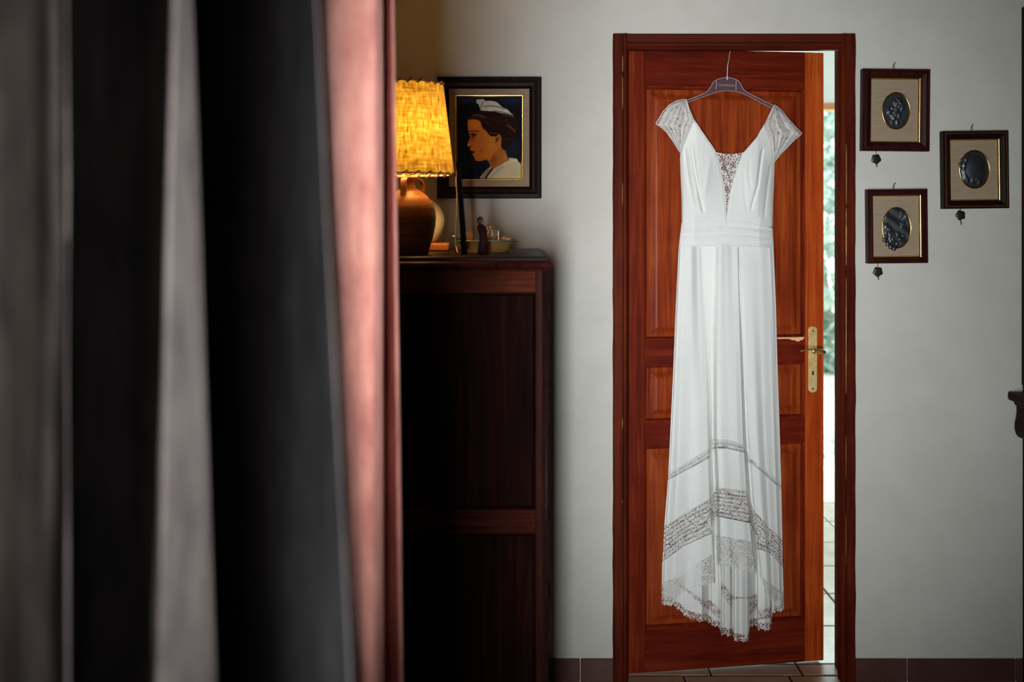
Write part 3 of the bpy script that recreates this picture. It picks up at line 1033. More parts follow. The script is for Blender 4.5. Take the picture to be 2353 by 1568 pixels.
# --- bodice, two crossing fronts with darts
LEFT = [(276, 1591, 1594), (290, 1585, 1605), (300, 1581, 1611), (320, 1573, 1625), (337, 1566, 1637), (345, 1564, 1642), (362, 1563, 1648), (385, 1563.5, 1655), (430, 1565, 1664), (470, 1566.5, 1667.5), (514, 1566.5, 1669.5)]
RIGHT = [(287, 1755, 1758), (300, 1748, 1763), (315, 1740, 1770), (335, 1723, 1777), (352, 1708, 1778.5), (372, 1699, 1779.5), (400, 1690, 1779), (440, 1678, 1777.5), (490, 1671, 1776), (522, 1669.5, 1775)]
def seg_d(p, a, b):
    ax, ay, bx_, by = a[0], a[1], b[0], b[1]
    t = max(0, min(1, ((p[0] - ax) * (bx_ - ax) + (p[1] - ay) * (by - ay)) / ((bx_ - ax) ** 2 + (by - ay) ** 2)))
    qx, qy = ax + (bx_ - ax) * t, ay + (by - ay) * t
    return math.hypot(p[0] - qx, p[1] - qy), t
DARTS = [([(1590, 340), (1597, 390), (1606, 440), (1616, 485)], 0.0055, 3.2), ([(1574, 345), (1580, 400), (1590, 455), (1600, 490)], 0.0030, 4.0), ([(1632, 365), (1626, 405), (1621, 445)], -0.0018, 6.0),
         ([(1752, 345), (1746, 390), (1741, 430), (1727, 480)], 0.0050, 3.2), ([(1722, 372), (1721, 400), (1725, 430)], 0.0026, 3.0), ([(1770, 385), (1762, 440), (1756, 500)], 0.0026, 3.5), ([(1708, 400), (1712, 450), (1716, 480)], 0.0018, 4.0)]
def bod_o(px, py):
    u = (px - 1566) / (1776 - 1566)
    o = 0.012 + 0.030 * max(0, min(1, math.sin(PI * max(0.0, min(1, u))) * 2.0)) ** 0.7
    for cx in (1612, 1732):
        o += 0.016 * math.exp(-((px - cx) / 34) ** 2 - ((py - 415) / 60) ** 2)
    for path, dep, w in DARTS:
        d = min(seg_d((px, py), a, b)[0] for a, b in zip(path, path[1:]))
        fade = sstep(path[0][1] - 30, path[0][1] + 20, py) * (1 - sstep(path[-1][1] - 15, path[-1][1] + 22, py))
        side = 1 if True else 0
        o -= 1.6 * dep * math.exp(-(d / w) ** 2) * fade
    o += 0.0012 * mnoise.noise(Vector((px * 0.03, py * 0.012, 3)))
    return o
def half(tab):
    L = [(y, a) for y, a, b in tab]
    Rr = [(y, b) for y, a, b in tab]
    def fn(u, v):
        y = tab[0][0] + (tab[-1][0] - tab[0][0]) * v
        a, b = pl(y, L), pl(y, Rr)
        x = a + (b - a) * u
        o = bod_o(x, y)
        e = min(u, 1 - u) * (b - a)
        o -= 0.004 * math.exp(-(e / 2.0) ** 2)
        if y > 500: o = min(o, 0.040)
        return x, y, o
    return fn
patch('bodice_panel', 70, 110, half(LEFT), M['crepe'], uvpx)
patch('bodice_panel', 70, 110, half(RIGHT), M['crepe'], uvpx)
# piping along the neckline
nl = [(1577, 229), (1582, 246), (1590, 266), (1594, 275)] + [(b, y) for y, a, b in LEFT[1:]]
nr = [(1779, 243), (1768, 265), (1758, 286)] + [(a, y) for y, a, b in RIGHT[1:]]
obj('neck_piping', tube([D(x, y, bod_o(x, y) - 0.002 if y > 276 else 0.044 - 0.0005 * max(0, 0)) for x, y in nl], 0.0013, 6), M['crepe'], dress, smooth=True)
obj('neck_piping', tube([D(x, y, bod_o(x, y) - 0.002 if y > 288 else 0.044) for x, y in nr], 0.0013, 6), M['crepe'], dress, smooth=True)
# lace inset in the V
def inset(u, v):
    y = 350 + 156 * v
    xl = pl(y, [(345, 1642), (362, 1648), (385, 1655), (430, 1664), (470, 1667.5), (510, 1669.5)])
    xr = pl(y, [(350, 1709), (372, 1699), (400, 1690), (440, 1678), (490, 1671), (510, 1669.5)])
    x = xl - 2 + (xr - xl + 4) * u
    yy = y + (5 * math.sin(PI * u) if v < 0.5 else 0) * (1 - v * 2 if v < 0.5 else 0)
    return x, yy - 1, 0.034
patch('lace_inset', 30, 60, inset, M['lace_fine'], uvpx, label='V-shaped inset of fine see-through lace')
# bodice back (low), closing the body below the arms
patch('bodice_back', 50, 30, lambda u, v: (1566 + 1 + (208) * u, 496 + 20 * v, 0.008 + 0.004 * math.sin(PI * u)), M['crepe'], uvpx, flip=True)


# --- cap sleeves of lace
def along(pts, t):
    L = [0]
    for a, b in zip(pts, pts[1:]):
        L.append(L[-1] + math.hypot(b[0] - a[0], b[1] - a[1]))
    d = t * L[-1]
    for i in range(len(pts) - 1):
        if d <= L[i + 1] or i == len(pts) - 2:
            k = (d - L[i]) / max(1e-6, L[i + 1] - L[i])
            return pts[i][0] + (pts[i + 1][0] - pts[i][0]) * k, pts[i][1] + (pts[i + 1][1] - pts[i][1]) * k
IL = [(1577, 228), (1583, 248), (1590, 265), (1594, 276), (1586, 293), (1575, 318), (1566, 337), (1564, 350)]
OLs = [(1576, 228), (1556, 231), (1537, 242), (1524, 256), (1515, 271), (1507, 284), (1519, 292), (1530, 302), (1542, 318), (1553, 335), (1564, 351)]
IR = [(1779, 241), (1768, 263), (1757, 287), (1764, 302), (1772, 325), (1777, 350), (1779, 366)]
ORs = [(1780, 241), (1795, 252), (1808, 269), (1826, 290), (1843, 307), (1826, 321), (1810, 337), (1795, 352), (1779, 371)]
def sleeve(inn, out, lift, sgn):
    def fn(u, v):
        a = along(inn, v)
        b = along(out, v)
        w = u
        x, y = a[0] + (b[0] - a[0]) * w, a[1] + (b[1] - a[1]) * w
        o = lift + 0.016 * math.sin(PI * min(1, v * 1.05)) - 0.018 * u * u
        o += 0.0035 * math.sin(u * 5 * PI + 0.6) * math.sin(PI * v)
        return x, y, o
    return fn
for inn, out in ((IL, OLs), (IR, ORs)):
    sg = 1 if inn is IL else -1
    patch('cap_sleeve', 40, 50, sleeve(inn, out, 0.046, sg), M['lace_sleeve'], lambda u, v, px, py: (v * 1.3, u * 0.75), label='see-through lace cap sleeve', flip=sg > 0)
    # hem cord of the sleeve
    ocs = [along(out, i / 60) for i in range(61)]
    fnn = sleeve(inn, out, 0.046, sg)
    obj('sleeve_hem', tube([D(*fnn(1.0, i / 60)) for i in range(61)], 0.0012, 5), M['crepe'], dress, smooth=True)
    obj('shoulder_seam', tube([D(*fnn(0.0, i / 60)) for i in range(61)], 0.0012, 5), M['crepe'], dress, smooth=True)
# back layer of each sleeve, behind the hanger arm
patch('sleeve_back', 30, 40, lambda u, v: (lambda q: (q[0], q[1] + 3, 0.026 - 0.012 * u))(sleeve(IL, OLs, 0, 1)(u * 0.97, v)), M['lace_sleeve'], lambda u, v, px, py: (v * 1.3 + 3, u * 0.75))
patch('sleeve_back', 30, 40, lambda u, v: (lambda q: (q[0], q[1] + 4, 0.026 - 0.012 * u))(sleeve(IR, ORs, 0, -1)(u * 0.97, v)), M['lace_sleeve'], lambda u, v, px, py: (v * 1.3 + 3, u * 0.75), flip=True)


# ------------------------------------------------------------------ tall chest of drawers, seen from its side
CY0, CY1 = 2.563, 3.14
CXR, CXL = 0.0905, -0.50
TOPZ = 1.418
sC = F / CY0
def cz(py, y=CY0): return CAMZ - (py - HY) / F * y
chest = empty('chest_of_drawers', (-0.2, 2.85, 0), 0, 'tall dark reddish-brown wooden chest of drawers with moulded top, standing side-on by the wall', 'chest')
def cpx(px, y=CY0): return (px - CX) / F * y
ZC = cz(616)
# carcass: back boards and core
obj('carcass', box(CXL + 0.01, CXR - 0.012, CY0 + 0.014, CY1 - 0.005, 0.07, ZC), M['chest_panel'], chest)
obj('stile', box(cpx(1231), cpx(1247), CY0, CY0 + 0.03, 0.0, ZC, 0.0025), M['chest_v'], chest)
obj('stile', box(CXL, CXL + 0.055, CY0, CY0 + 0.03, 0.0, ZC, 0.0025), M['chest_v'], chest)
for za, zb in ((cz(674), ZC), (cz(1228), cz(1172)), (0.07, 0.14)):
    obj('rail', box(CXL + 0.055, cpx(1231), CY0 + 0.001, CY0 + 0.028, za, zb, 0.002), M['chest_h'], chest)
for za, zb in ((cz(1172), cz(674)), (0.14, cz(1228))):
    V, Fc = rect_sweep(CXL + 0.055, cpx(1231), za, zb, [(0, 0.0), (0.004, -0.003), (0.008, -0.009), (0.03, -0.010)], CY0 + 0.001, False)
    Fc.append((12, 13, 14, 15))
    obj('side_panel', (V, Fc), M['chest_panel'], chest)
# fluted corner: a thin bead and a dark three-quarter column
for xx, rr, mm, lab in ((cpx(1249.5), 0.0035, 'chest_v', None), (cpx(1255.5), 0.0062, 'ebony', 'dark turned corner column')):
    obj('corner_column', lathe((xx, CY0 + 0.007, 0), [(rr, 0.02), (rr, ZC)], 16), M[mm], chest, smooth=True, label=lab)
obj('corner_post', box(cpx(1247), CXR - 0.006, CY0 + 0.007, CY0 + 0.05, 0.0, ZC, 0.002), M['chest_v'], chest)
obj('corner_post', box(CXR - 0.05, CXR - 0.006, CY1 - 0.05, CY1, 0.0, ZC, 0.002), M['chest_v'], chest)
# drawers on the front, which faces right
zb = [0.10, 0.262, 0.42, 0.618, 0.828, 1.08, 1.37]
for i in range(6):
    z0, z1 = zb[i] + 0.006, min(zb[i + 1] - 0.006, ZC - 0.02)
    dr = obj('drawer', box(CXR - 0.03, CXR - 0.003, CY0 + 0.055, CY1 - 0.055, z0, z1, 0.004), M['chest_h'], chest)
    zc = [0.18, cz(1510, 2.68), cz(1345, 2.68), cz(1170, 2.68), cz(980, 2.68), cz(740, 2.68)][i]
    for yy in (2.675, 3.02):
        # escutcheon with a drop handle
        hh = 0.043
        pol = [(-.018, -hh), (.0, -hh - .004), (.018, -hh), (.022, -hh * .3), (.018, 0), (.022, hh * .3), (.018, hh), (0, hh + .004), (-.018, hh), (-.022, hh * .3), (-.018, 0), (-.022, -hh * .3)]
        g = xf(prism(pol, 0, 0.003), lambda v: Vector((CXR - 0.003 + v.y, yy + v.x, zc + v.z)))
        pu = obj('pull', g, M['dark_pull'], dr)
        obj('drop_handle', tube(catmull([(CXR, yy - 0.014, zc + 0.025), (CXR + 0.008, yy - 0.015, zc + 0.01), (CXR + 0.010, yy, zc - 0.030), (CXR + 0.008, yy + 0.015, zc + 0.01), (CXR, yy + 0.014, zc + 0.025)], 5), 0.003, 7), M['dark_pull'], pu, smooth=True)
# cornice moulding and top slab
def hring(x0, x1, y0, y1, prof):
    V, Fc = [], []
    for out, z in prof:
        V += [Vector((x0 - out, y0 - out, z)), Vector((x1 + out, y0 - out, z)), Vector((x1 + out, y1, z)), Vector((x0 - out, y1, z))]
    for i in range(len(prof) - 1):
        for j in range(4):
            a, b = i * 4 + j, i * 4 + (j + 1) % 4
            Fc.append((a, b, b + 4, a + 4))
    Fc.append((3, 2, 1, 0))
    k = (len(prof) - 1) * 4
    Fc.append((k, k + 1, k + 2, k + 3))
    return V, Fc
zt2 = cz(602, 2.55)
obj('cornice', hring(CXL, CXR - 0.004, CY0 + 0.004, CY1, [(0.0, ZC - 0.012), (0.004, ZC - 0.008), (0.006, ZC - 0.002), (0.014, ZC), (0.017, ZC + 0.003), (0.0185, ZC + 0.007), (0.017, ZC + 0.011), (0.012, zt2), (0.004, zt2 + 0.001)]), M['chest_v'], chest, angle=40)
obj('top', hring(CXL, CXR - 0.006, CY0 + 0.004, CY1, [(0.0, zt2), (0.003, zt2 + 0.002), (0.004, TOPZ - 0.004), (0.002, TOPZ - 0.001), (0.0, TOPZ)]), M['ebony'], chest, angle=40, label='polished near-black top board')
for fx, fy in ((CXL + 0.03, CY1 - 0.03),):
    obj('foot', box(fx - 0.03, fx + 0.03, fy - 0.03, fy + 0.03, 0, 0.08, 0.004), M['chest_v'], chest)

# ------------------------------------------------------------------ table lamp
LY = 2.70
sL = F / LY
lc = Vector(((938 - CX) / sL, LY, TOPZ))
lamp = empty('table_lamp', lc, 0, 'lit table lamp with brown jug base and yellow linen shade on the chest', 'lamp')


def jug_mat():
    m = mat('brown_glazed_clay', (0.10, 0.035, 0.014), 0.5, coat=0.0, spec=0.2)
    g = N(m)
    v = g.coords((1, 1, 1))
    f = g.noise(g.coords((2, 2, 26)), 3.0, 4)
    sp = g.noise(v, 30, 4)
    k = g.math('ADD', g.math('MULTIPLY', f, 0.6), g.math('MULTIPLY', sp, 0.4))
    g.l(g.ramp(k, [(0.32, (0.085, 0.028, 0.011)), (0.5, (0.20, 0.074, 0.025)), (0.7, (0.36, 0.16, 0.050))]), g.b.inputs['Base Color'])
    g.bump(f, 0.15, 0.002)
    return m


M['jug'] = jug_mat()
jp = [(0.0535, 0.0), (0.0555, 0.004), (0.060, 0.022), (0.067, 0.045), (0.0735, 0.075), (0.0755, 0.098), (0.074, 0.118), (0.067, 0.138), (0.054, 0.156), (0.038, 0.169), (0.024, 0.178), (0.0195, 0.184), (0.0185, 0.190), (0.020, 0.197), (0.025, 0.203), (0.0285, 0.207), (0.0285, 0.2095), (0.025, 0.2105), (0.019, 0.208), (0.016, 0.200)]
obj('jug_base', lathe(lc, jp, 56), M['jug'], lamp, smooth=True)
for ang in (-100, 165, 40):
    a = math.radians(ang)
    d = Vector((math.cos(a), math.sin(a), 0))
    path = catmull([lc + d * 0.024 + Vector((0, 0, 0.205)), lc + d * 0.039 + Vector((0, 0, 0.203)), lc + d * 0.047 + Vector((0, 0, 0.190)), lc + d * 0.047 + Vector((0, 0, 0.172)), lc + d * 0.049 + Vector((0, 0, 0.158))], 5)
    side = Vector((-d.y, d.x, 0))
    V, Fc = [], []
    for i, p in enumerate(path):
        tt = (path[min(i + 1, len(path) - 1)] - path[max(i - 1, 0)]).normalized()
        nn = tt.cross(side)
        for (sx, sy) in ((-1, -1), (1, -1), (1, 1), (-1, 1)):
            V.append(p + side * 0.0075 * sx + nn * 0.0028 * sy)
    for i in range(len(path) - 1):
        for j in range(4):
            Fc.append((i * 4 + j, i * 4 + (j + 1) % 4, i * 4 + 4 + (j + 1) % 4, i * 4 + 4 + j))
    Fc += [(3, 2, 1, 0), tuple(range(len(V) - 4, len(V)))]
    obj('jug_handle', (V, Fc), M['jug'], lamp, angle=50)
ZS0, ZS1 = cz(401, LY) - TOPZ, cz(194, LY) - TOPZ
RS0, RS1 = 105.5 / sL, 80.5 / sL
obj('socket', lathe(lc + Vector((0, 0, 0.20)), [(0.008, 0.0), (0.008, 0.02), (0.010, 0.022), (0.010, 0.034), (0.007, 0.037)], 20), M['brass'], lamp, smooth=True)
bulbm = bpy.data.materials.new('glowing_bulb')
bulbm.use_nodes = True
gb = N(bulbm)
gb.b.inputs['Emission Color'].default_value = (1.0, 0.50, 0.13, 1)
gb.b.inputs['Emission Strength'].default_value = 10
BULBZ = 0.362
obj('lamp_stem', lathe(lc + Vector((0, 0, 0.236)), [(0.004, 0), (0.004, 0.080), (0.010, 0.084), (0.010, 0.096)], 12), M['brass'], lamp, smooth=True)
obj('bulb', sphere(lc + Vector((0, 0, BULBZ)), 0.026, 0.026, 0.034, 20, 12), bulbm, lamp, smooth=True)
pt = bpy.data.lights.new('lamp_light', 'POINT')
pt.energy = 1.0
pt.color = (1.0, 0.56, 0.15)
pt.shadow_soft_size = 0.03
po = bpy.data.objects.new('lamp_light', pt)
po.parent = lamp
po.location = (0, 0, BULBZ + 0.062)
COL.objects.link(po)
po2 = bpy.data.objects.new('lamp_light', pt.copy())
po2.data.energy = 8.0
po2.parent = lamp
po2.location = (0.0, 0.0, BULBZ - 0.045)
COL.objects.link(po2)


def shade_mat():
    m = bpy.data.materials.new('yellow_linen')
    m.use_nodes = True
    g = N(m)
    uvv = g.coords((1, 1, 1), 'UV')
    ma = g.n('ShaderNodeMapping'); ma.inputs['Scale'].default_value = (150, 7, 1); g.l(uvv, ma.inputs[0])
    mb = g.n('ShaderNodeMapping'); mb.inputs['Scale'].default_value = (14, 60, 1); g.l(uvv, mb.inputs[0])
    a = g.noise(ma.outputs[0], 1.0, 3, 0.6)
    b = g.noise(mb.outputs[0], 1.0, 3, 0.6)
    k = g.math('ADD', g.math('MULTIPLY', a, 0.6), g.math('MULTIPLY', b, 0.4))
    tc = g.ramp(k, [(0.38, (0.075, 0.036, 0.003)), (0.50, (0.19, 0.135, 0.020)), (0.62, (0.33, 0.28, 0.085))])
    dc = g.ramp(k, [(0.3, (0.50, 0.36, 0.18)), (0.7, (0.72, 0.60, 0.40))])
    g.l(dc, g.b.inputs['Base Color'])
    g.b.inputs['Roughness'].default_value = 0.9
    tl = g.n('ShaderNodeBsdfTranslucent')
    g.l(tc, tl.inputs['Color'])
    mx = g.n('ShaderNodeMixShader')
    mx.inputs[0].default_value = 0.55
    g.l(g.b.outputs[0], mx.inputs[1])
    g.l(tl.outputs[0], mx.inputs[2])
    g.l(mx.outputs[0], g.out.inputs['Surface'])
    return m


M['shade'] = shade_mat()
ns, nz = 144, 30
V, UV, Fc = [], [], []
for j in range(nz + 1):
    t = j / nz
    for i in range(ns):
        a = 2 * PI * i / ns
        z = ZS0 + (ZS1 - ZS0) * t
        if j == 0: z -= 0.0018 * math.sin(a * 24)
        if j == nz: z += 0.0024 * math.sin(a * 22)
        r = RS0 + (RS1 - RS0) * t
        V.append(lc + Vector((r * math.cos(a), r * math.sin(a), z)))
        UV.append((i / ns if i < ns else 1, t))
for j in range(nz):
    for i in range(ns):
        i2 = (i + 1) % ns
        Fc.append((j * ns + i, j * ns + i2, (j + 1) * ns + i2, (j + 1) * ns + i))
shade = obj('lamp_shade', (V, Fc), M['shade'], lamp, smooth=True, uv=UV, label='glowing yellow linen shade')
M['cord_red'] = noisy('dark_red_lacing', (0.06, 0.012, 0.012), (0.13, 0.03, 0.025), 60, 0.7)
M['hemcloth'] = noisy('frayed_hem', (0.45, 0.36, 0.28), (0.66, 0.56, 0.44), 80, 0.9)
for zz, rr, turns in ((ZS0, RS0, 24), (ZS1, RS1, 22)):
    pts = []
    for i in range(turns * 16):
        a = 2 * PI * i / (turns * 16)
        b = a * turns
        pts.append(lc + Vector(((rr + 0.0032 * math.cos(b)) * math.cos(a), (rr + 0.0032 * math.cos(b)) * math.sin(a), zz + 0.0055 * math.sin(b))))
    obj('lacing', ring_tube(pts, 0.0017, 6), M['cord_red'], shade, smooth=True)
    obj('rim', ring_tube([lc + Vector((rr * math.cos(2 * PI * i / 72), rr * math.sin(2 * PI * i / 72), zz)) for i in range(72)], 0.0022, 6), M['hemcloth'], shade, smooth=True)
for k in range(3):
    a = 2 * PI * k / 3 + 0.4
    obj('shade_spoke', tube([lc + Vector((0.012 * math.cos(a), 0.012 * math.sin(a), 0.262)), lc + Vector(((RS0 - 0.002) * math.cos(a), (RS0 - 0.002) * math.sin(a), ZS0 + 0.004))], 0.0012, 6), M['brass'], lamp, smooth=True)

# ------------------------------------------------------------------ white ceramic ornament on a wooden plinth, behind the lamp
def onTop(py): return (CAMZ - TOPZ) * F / (py - HY)
yb = 2.93
sW = F / yb
M['plinth'] = wood('orange_plinth_wood', (0.24, 0.07, 0.012), (0.40, 0.13, 0.025), (0.52, 0.20, 0.05), 'X', 0.4)
xr = (1032 - CX) / sW
zb1 = CAMZ - (559.5 - HY) / sW
orn = empty('ceramic_ornament', (xr - 0.075, yb + 0.04, TOPZ), 0, 'white rounded ceramic ornament with ochre flecks on an orange wooden plinth', 'ornament')
obj('plinth', box(xr - 0.13, xr, yb, yb + 0.075, TOPZ, zb1 + 0.001, 0.007, 3), M['plinth'], orn, angle=40)


def china():
    m = mat('flecked_white_china', (0.74, 0.75, 0.72), 0.22, coat=0.4)
    g = N(m)
    f = g.noise(g.coords((1, 1, 1)), 34, 2, 0.5)
    g.l(g.ramp(f, [(0.60, (0.72, 0.73, 0.70)), (0.645, (0.55, 0.33, 0.10)), (0.70, (0.30, 0.14, 0.04))]), g.b.inputs['Base Color'])
    return m


M['china'] = china()
yo = yb + 0.038
so = F / yo
cxo = (966 - CX) / so
prf = []
for py, hw in ((560, 30), (556, 34), (548, 42), (535, 50), (520, 55), (505, 56), (490, 53), (475, 45), (463, 32), (456, 18), (453, 4)):
    prf.append((hw / so, CAMZ - (py - HY) / so - TOPZ))
prf[0] = (prf[0][0], zb1 - TOPZ + 0.0005)
obj('body', lathe((cxo, yo, TOPZ), prf, 40, sy=0.45), M['china'], orn, smooth=True)

# ------------------------------------------------------------------ slim dark easel frame seen edge-on, with a brass strut
fb = onTop(586)
sF = F / fb
M['black_lacquer'] = mat('black_lacquer', (0.005, 0.003, 0.003), 0.8, spec=0.03)
M['old_brass'] = noisy('old_brass_strut', (0.30, 0.17, 0.05), (0.58, 0.38, 0.14), 40, 0.4, metal=0.9)
xb, xt_ = (1066 - CX) / sF, (1051.5 - CX) / sF
ztop = CAMZ - (372 - HY) / sF
ef = empty('easel_frame', (xb, fb + 0.03, TOPZ), 0, 'slim black picture frame seen edge-on, leaning on a thin brass strut', 'frame')
def lean(z): return xb + (xt_ - xb) * (z - TOPZ) / (ztop - TOPZ)
V = []
for z, w in ((TOPZ, 0.0068), (ztop, 0.0042)):
    for y in (fb, fb + 0.075):
        V += [Vector((lean(z) - w, y, z)), Vector((lean(z) + w, y, z))]
Fc = [(0, 1, 5, 4), (1, 3, 7, 5), (3, 2, 6, 7), (2, 0, 4, 6), (4, 5, 7, 6), (2, 3, 1, 0)]
obj('frame_board', (V, Fc), M['black_lacquer'], ef)
ss = F / (fb + 0.02)
sp = [D_ for D_ in [P(1049.5, 392, fb + .02), P(1048.5, 420, fb + .02), P(1050.5, 450, fb + .02), P(1049.5, 490, fb + .02), P(1047.5, 530, fb + .02), P(1047.5, 562, fb + .02)]]
endp = Vector(((1052 - CX) / F * fb, fb, TOPZ + 0.002))
obj('strut', tube(catmull(sp + [endp], 6), 0.0021, 8), M['old_brass'], ef, smooth=True, label='thin brass strut')
obj('strut_clip', tube([P(1050, 395, fb + .02), P(1053, 388, fb + .028)], 0.003, 8), M['old_brass'], ef, smooth=True)
obj('strut_foot', tube([endp, endp + Vector((-0.006, 0.004, 0.008)), endp + Vector((-0.008, 0.01, 0.022))], [0.0018, 0.0022, 0.001], 8), M['black_lacquer'], ef, smooth=True)

# ------------------------------------------------------------------ flared dish with trinkets
dy0 = onTop(580)
sD = F / dy0
M['dish_body'] = noisy('ochre_glaze', (0.32, 0.165, 0.035), (0.50, 0.30, 0.085), 9, 0.3, 0.05, coat=0.3)
M['dish_rim'] = mat('teal_glaze', (0.035, 0.11, 0.10), 0.25, coat=0.4)
dz1 = CAMZ - (553.5 - HY) / sD
bx0, bx1 = (1060 - CX) / sD, (1168 - CX) / sD
rx0, rx1 = (1050 - CX) / sD, (1190 - CX) / sD
dish = empty('trinket_dish', ((bx0 + bx1) / 2, dy0 + 0.06, TOPZ), 0, 'flared ochre dish with teal rim holding trinkets on the chest', 'dish')
V, Fc = [], []
prof = [(0.0, 0.0), (0.03, 0.02), (0.10, 0.25), (0.25, 0.5), (0.55, 0.78), (0.95, 0.95), (1.0, 0.985)]
cxm = (bx0 + bx1) / 2
def dring(k, z, inset=0.0):
    hx = (bx1 - bx0) / 2 + ((rx1 - rx0) / 2 - (bx1 - bx0) / 2) * k - inset
    hy = 0.050 + 0.014 * k - inset
    out = []
    for i in range(32):
        a = 2 * PI * (i + 0.5) / 32
        c, s = math.cos(a), math.sin(a)
        q = (abs(c) ** 5 + abs(s) ** 5) ** (-1 / 5)
        out.append(Vector((cxm + (rx0 + rx1 - bx0 - bx1) / 2 * k + hx * c * q, dy0 + 0.05 + hy * s * q, z)))
    return out
Hd = dz1 - TOPZ
rings = [dring(k, TOPZ + Hd * z) for k, z in prof]
rings += [dring(k * 0.96, TOPZ + Hd * z, 0.003) for k, z in ((1.0, 0.98), (0.55, 0.78), (0.2, 0.5), (0.05, 0.12))]
def loft(rings, cap0=True, cap1=True):
    n = len(rings[0])
    V = [v for r in rings for v in r]
    Fc = []
    for i in range(len(rings) - 1):
        for j in range(n):
            Fc.append((i * n + j, i * n + (j + 1) % n, (i + 1) * n + (j + 1) % n, (i + 1) * n + j))
    if cap0: Fc.append(tuple(reversed(range(n))))
    if cap1: Fc.append(tuple(range((len(rings) - 1) * n, len(rings) * n)))
    return V, Fc
obj('bowl', loft(rings), M['dish_body'], dish, smooth=True)
obj('rim', ring_tube(dring(1.0, dz1 - 0.0008), 0.0024, 8), M['dish_rim'], dish, smooth=True, label='teal glazed rim')
yin = dy0 + 0.05
zin = TOPZ + Hd * 0.12
sI = F / yin
def Pi(px, py, dy=0.0): return P(px, py, yin + dy)
# crumpled grey veil ball
def veil():
    m = bpy.data.materials.new('crumpled_grey_net')
    m.use_nodes = True
    g = N(m)
    f = g.noise(g.coords((1, 1, 1)), 60, 5, 0.7, 1.5)
    g.l(g.ramp(f, [(0.35, (0.05, 0.04, 0.06)), (0.5, (0.22, 0.19, 0.20)), (0.66, (0.52, 0.45, 0.42))]), g.b.inputs['Base Color'])
    g.b.inputs['Roughness'].default_value = 0.35
    tp = g.n('ShaderNodeBsdfTransparent')
    mx = g.n('ShaderNodeMixShader')
    g.l(g.math('ADD', g.math('MULTIPLY', f, 0.6), 0.35), mx.inputs[0])
    g.l(tp.outputs[0], mx.inputs[1])
    g.l(g.b.outputs[0], mx.inputs[2])
    g.l(mx.outputs[0], g.out.inputs['Surface'])
    return m
M['veil'] = veil()
c0 = Pi(1124, 535)
V, Fc = sphere(c0, 0.0235, 0.02, 0.0, 40, 24) if False else sphere((0, 0, 0), 1, 1, 1, 40, 24)
V2 = []
for v in V:
    k = 1 + 0.16 * mnoise.noise(v * 2.2) + 0.07 * mnoise.noise(v * 6)
    V2.append(Vector((c0.x + v.x * 0.0235 * k, c0.y + v.y * 0.022 * k, c0.z - 0.003 + v.z * 0.0255 * k)))
zmin = min(v.z for v in V2)
o = obj('net_ball', (V2, Fc), M['veil'], smooth=True)
tag(o, 'crumpled greyish net ball in the ochre dish behind the figurine', 'ornament')
# brown dried slice
M['dried'] = noisy('dried_orange_peel', (0.045, 0.014, 0.005), (0.10, 0.038, 0.012), 70, 0.7, 0.4)
c1 = Pi(1078, 541)
o = obj('dried_fruit_slice', xf(lathe((0, 0, 0), [(0.0115, -0.0025), (0.0130, -0.001), (0.0130, 0.001), (0.0115, 0.0025), (0.004, 0.0018)], 24), lambda v: Vector((c1.x + v.x, c1.y + v.z + 0.25 * v.y, c1.z + v.y))), M['dried'], angle=40)
tag(o, 'round brown dried fruit slice standing in the dish beside the black frame', 'dried fruit')
# black folded card
M['black_card'] = mat('black_card', (0.012, 0.011, 0.012), 0.6)
a0, a1, a2 = Pi(1084, 552, -0.01), Pi(1092, 537, -0.01), Pi(1101, 552, -0.01)
V, Fc = prism([(a0.x, a0.z), (a2.x, a2.z), (a2.x + .004, a1.z - .006), (a1.x, a1.z)], a0.y, a0.y + 0.014)
tag(obj('folded_card', (V, Fc), M['black_card']), 'small black folded card poking up from the dish left of the figurine', 'card')
# white candle stub stick
M['wax'] = mat('white_wax', (0.80, 0.80, 0.76), 0.5)
pA_, pB_ = Pi(1145.5, 530, -0.02), Pi(1145.5, 560, -0.02)
tag(obj('candle', tube([pB_, pA_ - Vector((0, 0, 0.001)), pA_], [0.0017, 0.0017, 0.0008], 10), M['wax'], smooth=True), 'thin white candle upright in the ochre dish', 'candle')
# blue bead, tan bead
M['blue'] = mat('blue_glass', (0.05, 0.09, 0.16), 0.15, coat=0.5)
M['tan'] = mat('tan_shell', (0.48, 0.30, 0.16), 0.4)
M['rose'] = mat('rose_shell', (0.42, 0.26, 0.22), 0.4)
tag(obj('bead', sphere(Pi(1152, 550), 0.0062, 0.006, 0.0055, 16, 10), M['blue'], smooth=True), 'dark blue glass bead in the dish right of the candle', 'bead')
V, Fc = sphere((0, 0, 0), 1, 1, 1, 20, 12)
c2 = Pi(1159, 549)
tag(obj('seashell', ([Vector((c2.x + v.x * 0.007 * (1 + .25 * v.z), c2.y + v.y * 0.007, c2.z + v.z * 0.0065 + 0.001 * math.sin(9 * v.x))) for v in V], Fc), M['rose'], smooth=True), 'pinkish small seashell in the dish next to the blue bead', 'shell')
c2 = Pi(1169, 550.5)
tag(obj('seashell', ([Vector((c2.x + v.x * 0.009 * (1 - .2 * v.x), c2.y + v.y * 0.006, c2.z + v.z * 0.0045 + 0.0008 * math.sin(8 * v.y))) for v in V], Fc), M['tan'], smooth=True), 'flat tan seashell at the right end of the ochre dish', 'shell')
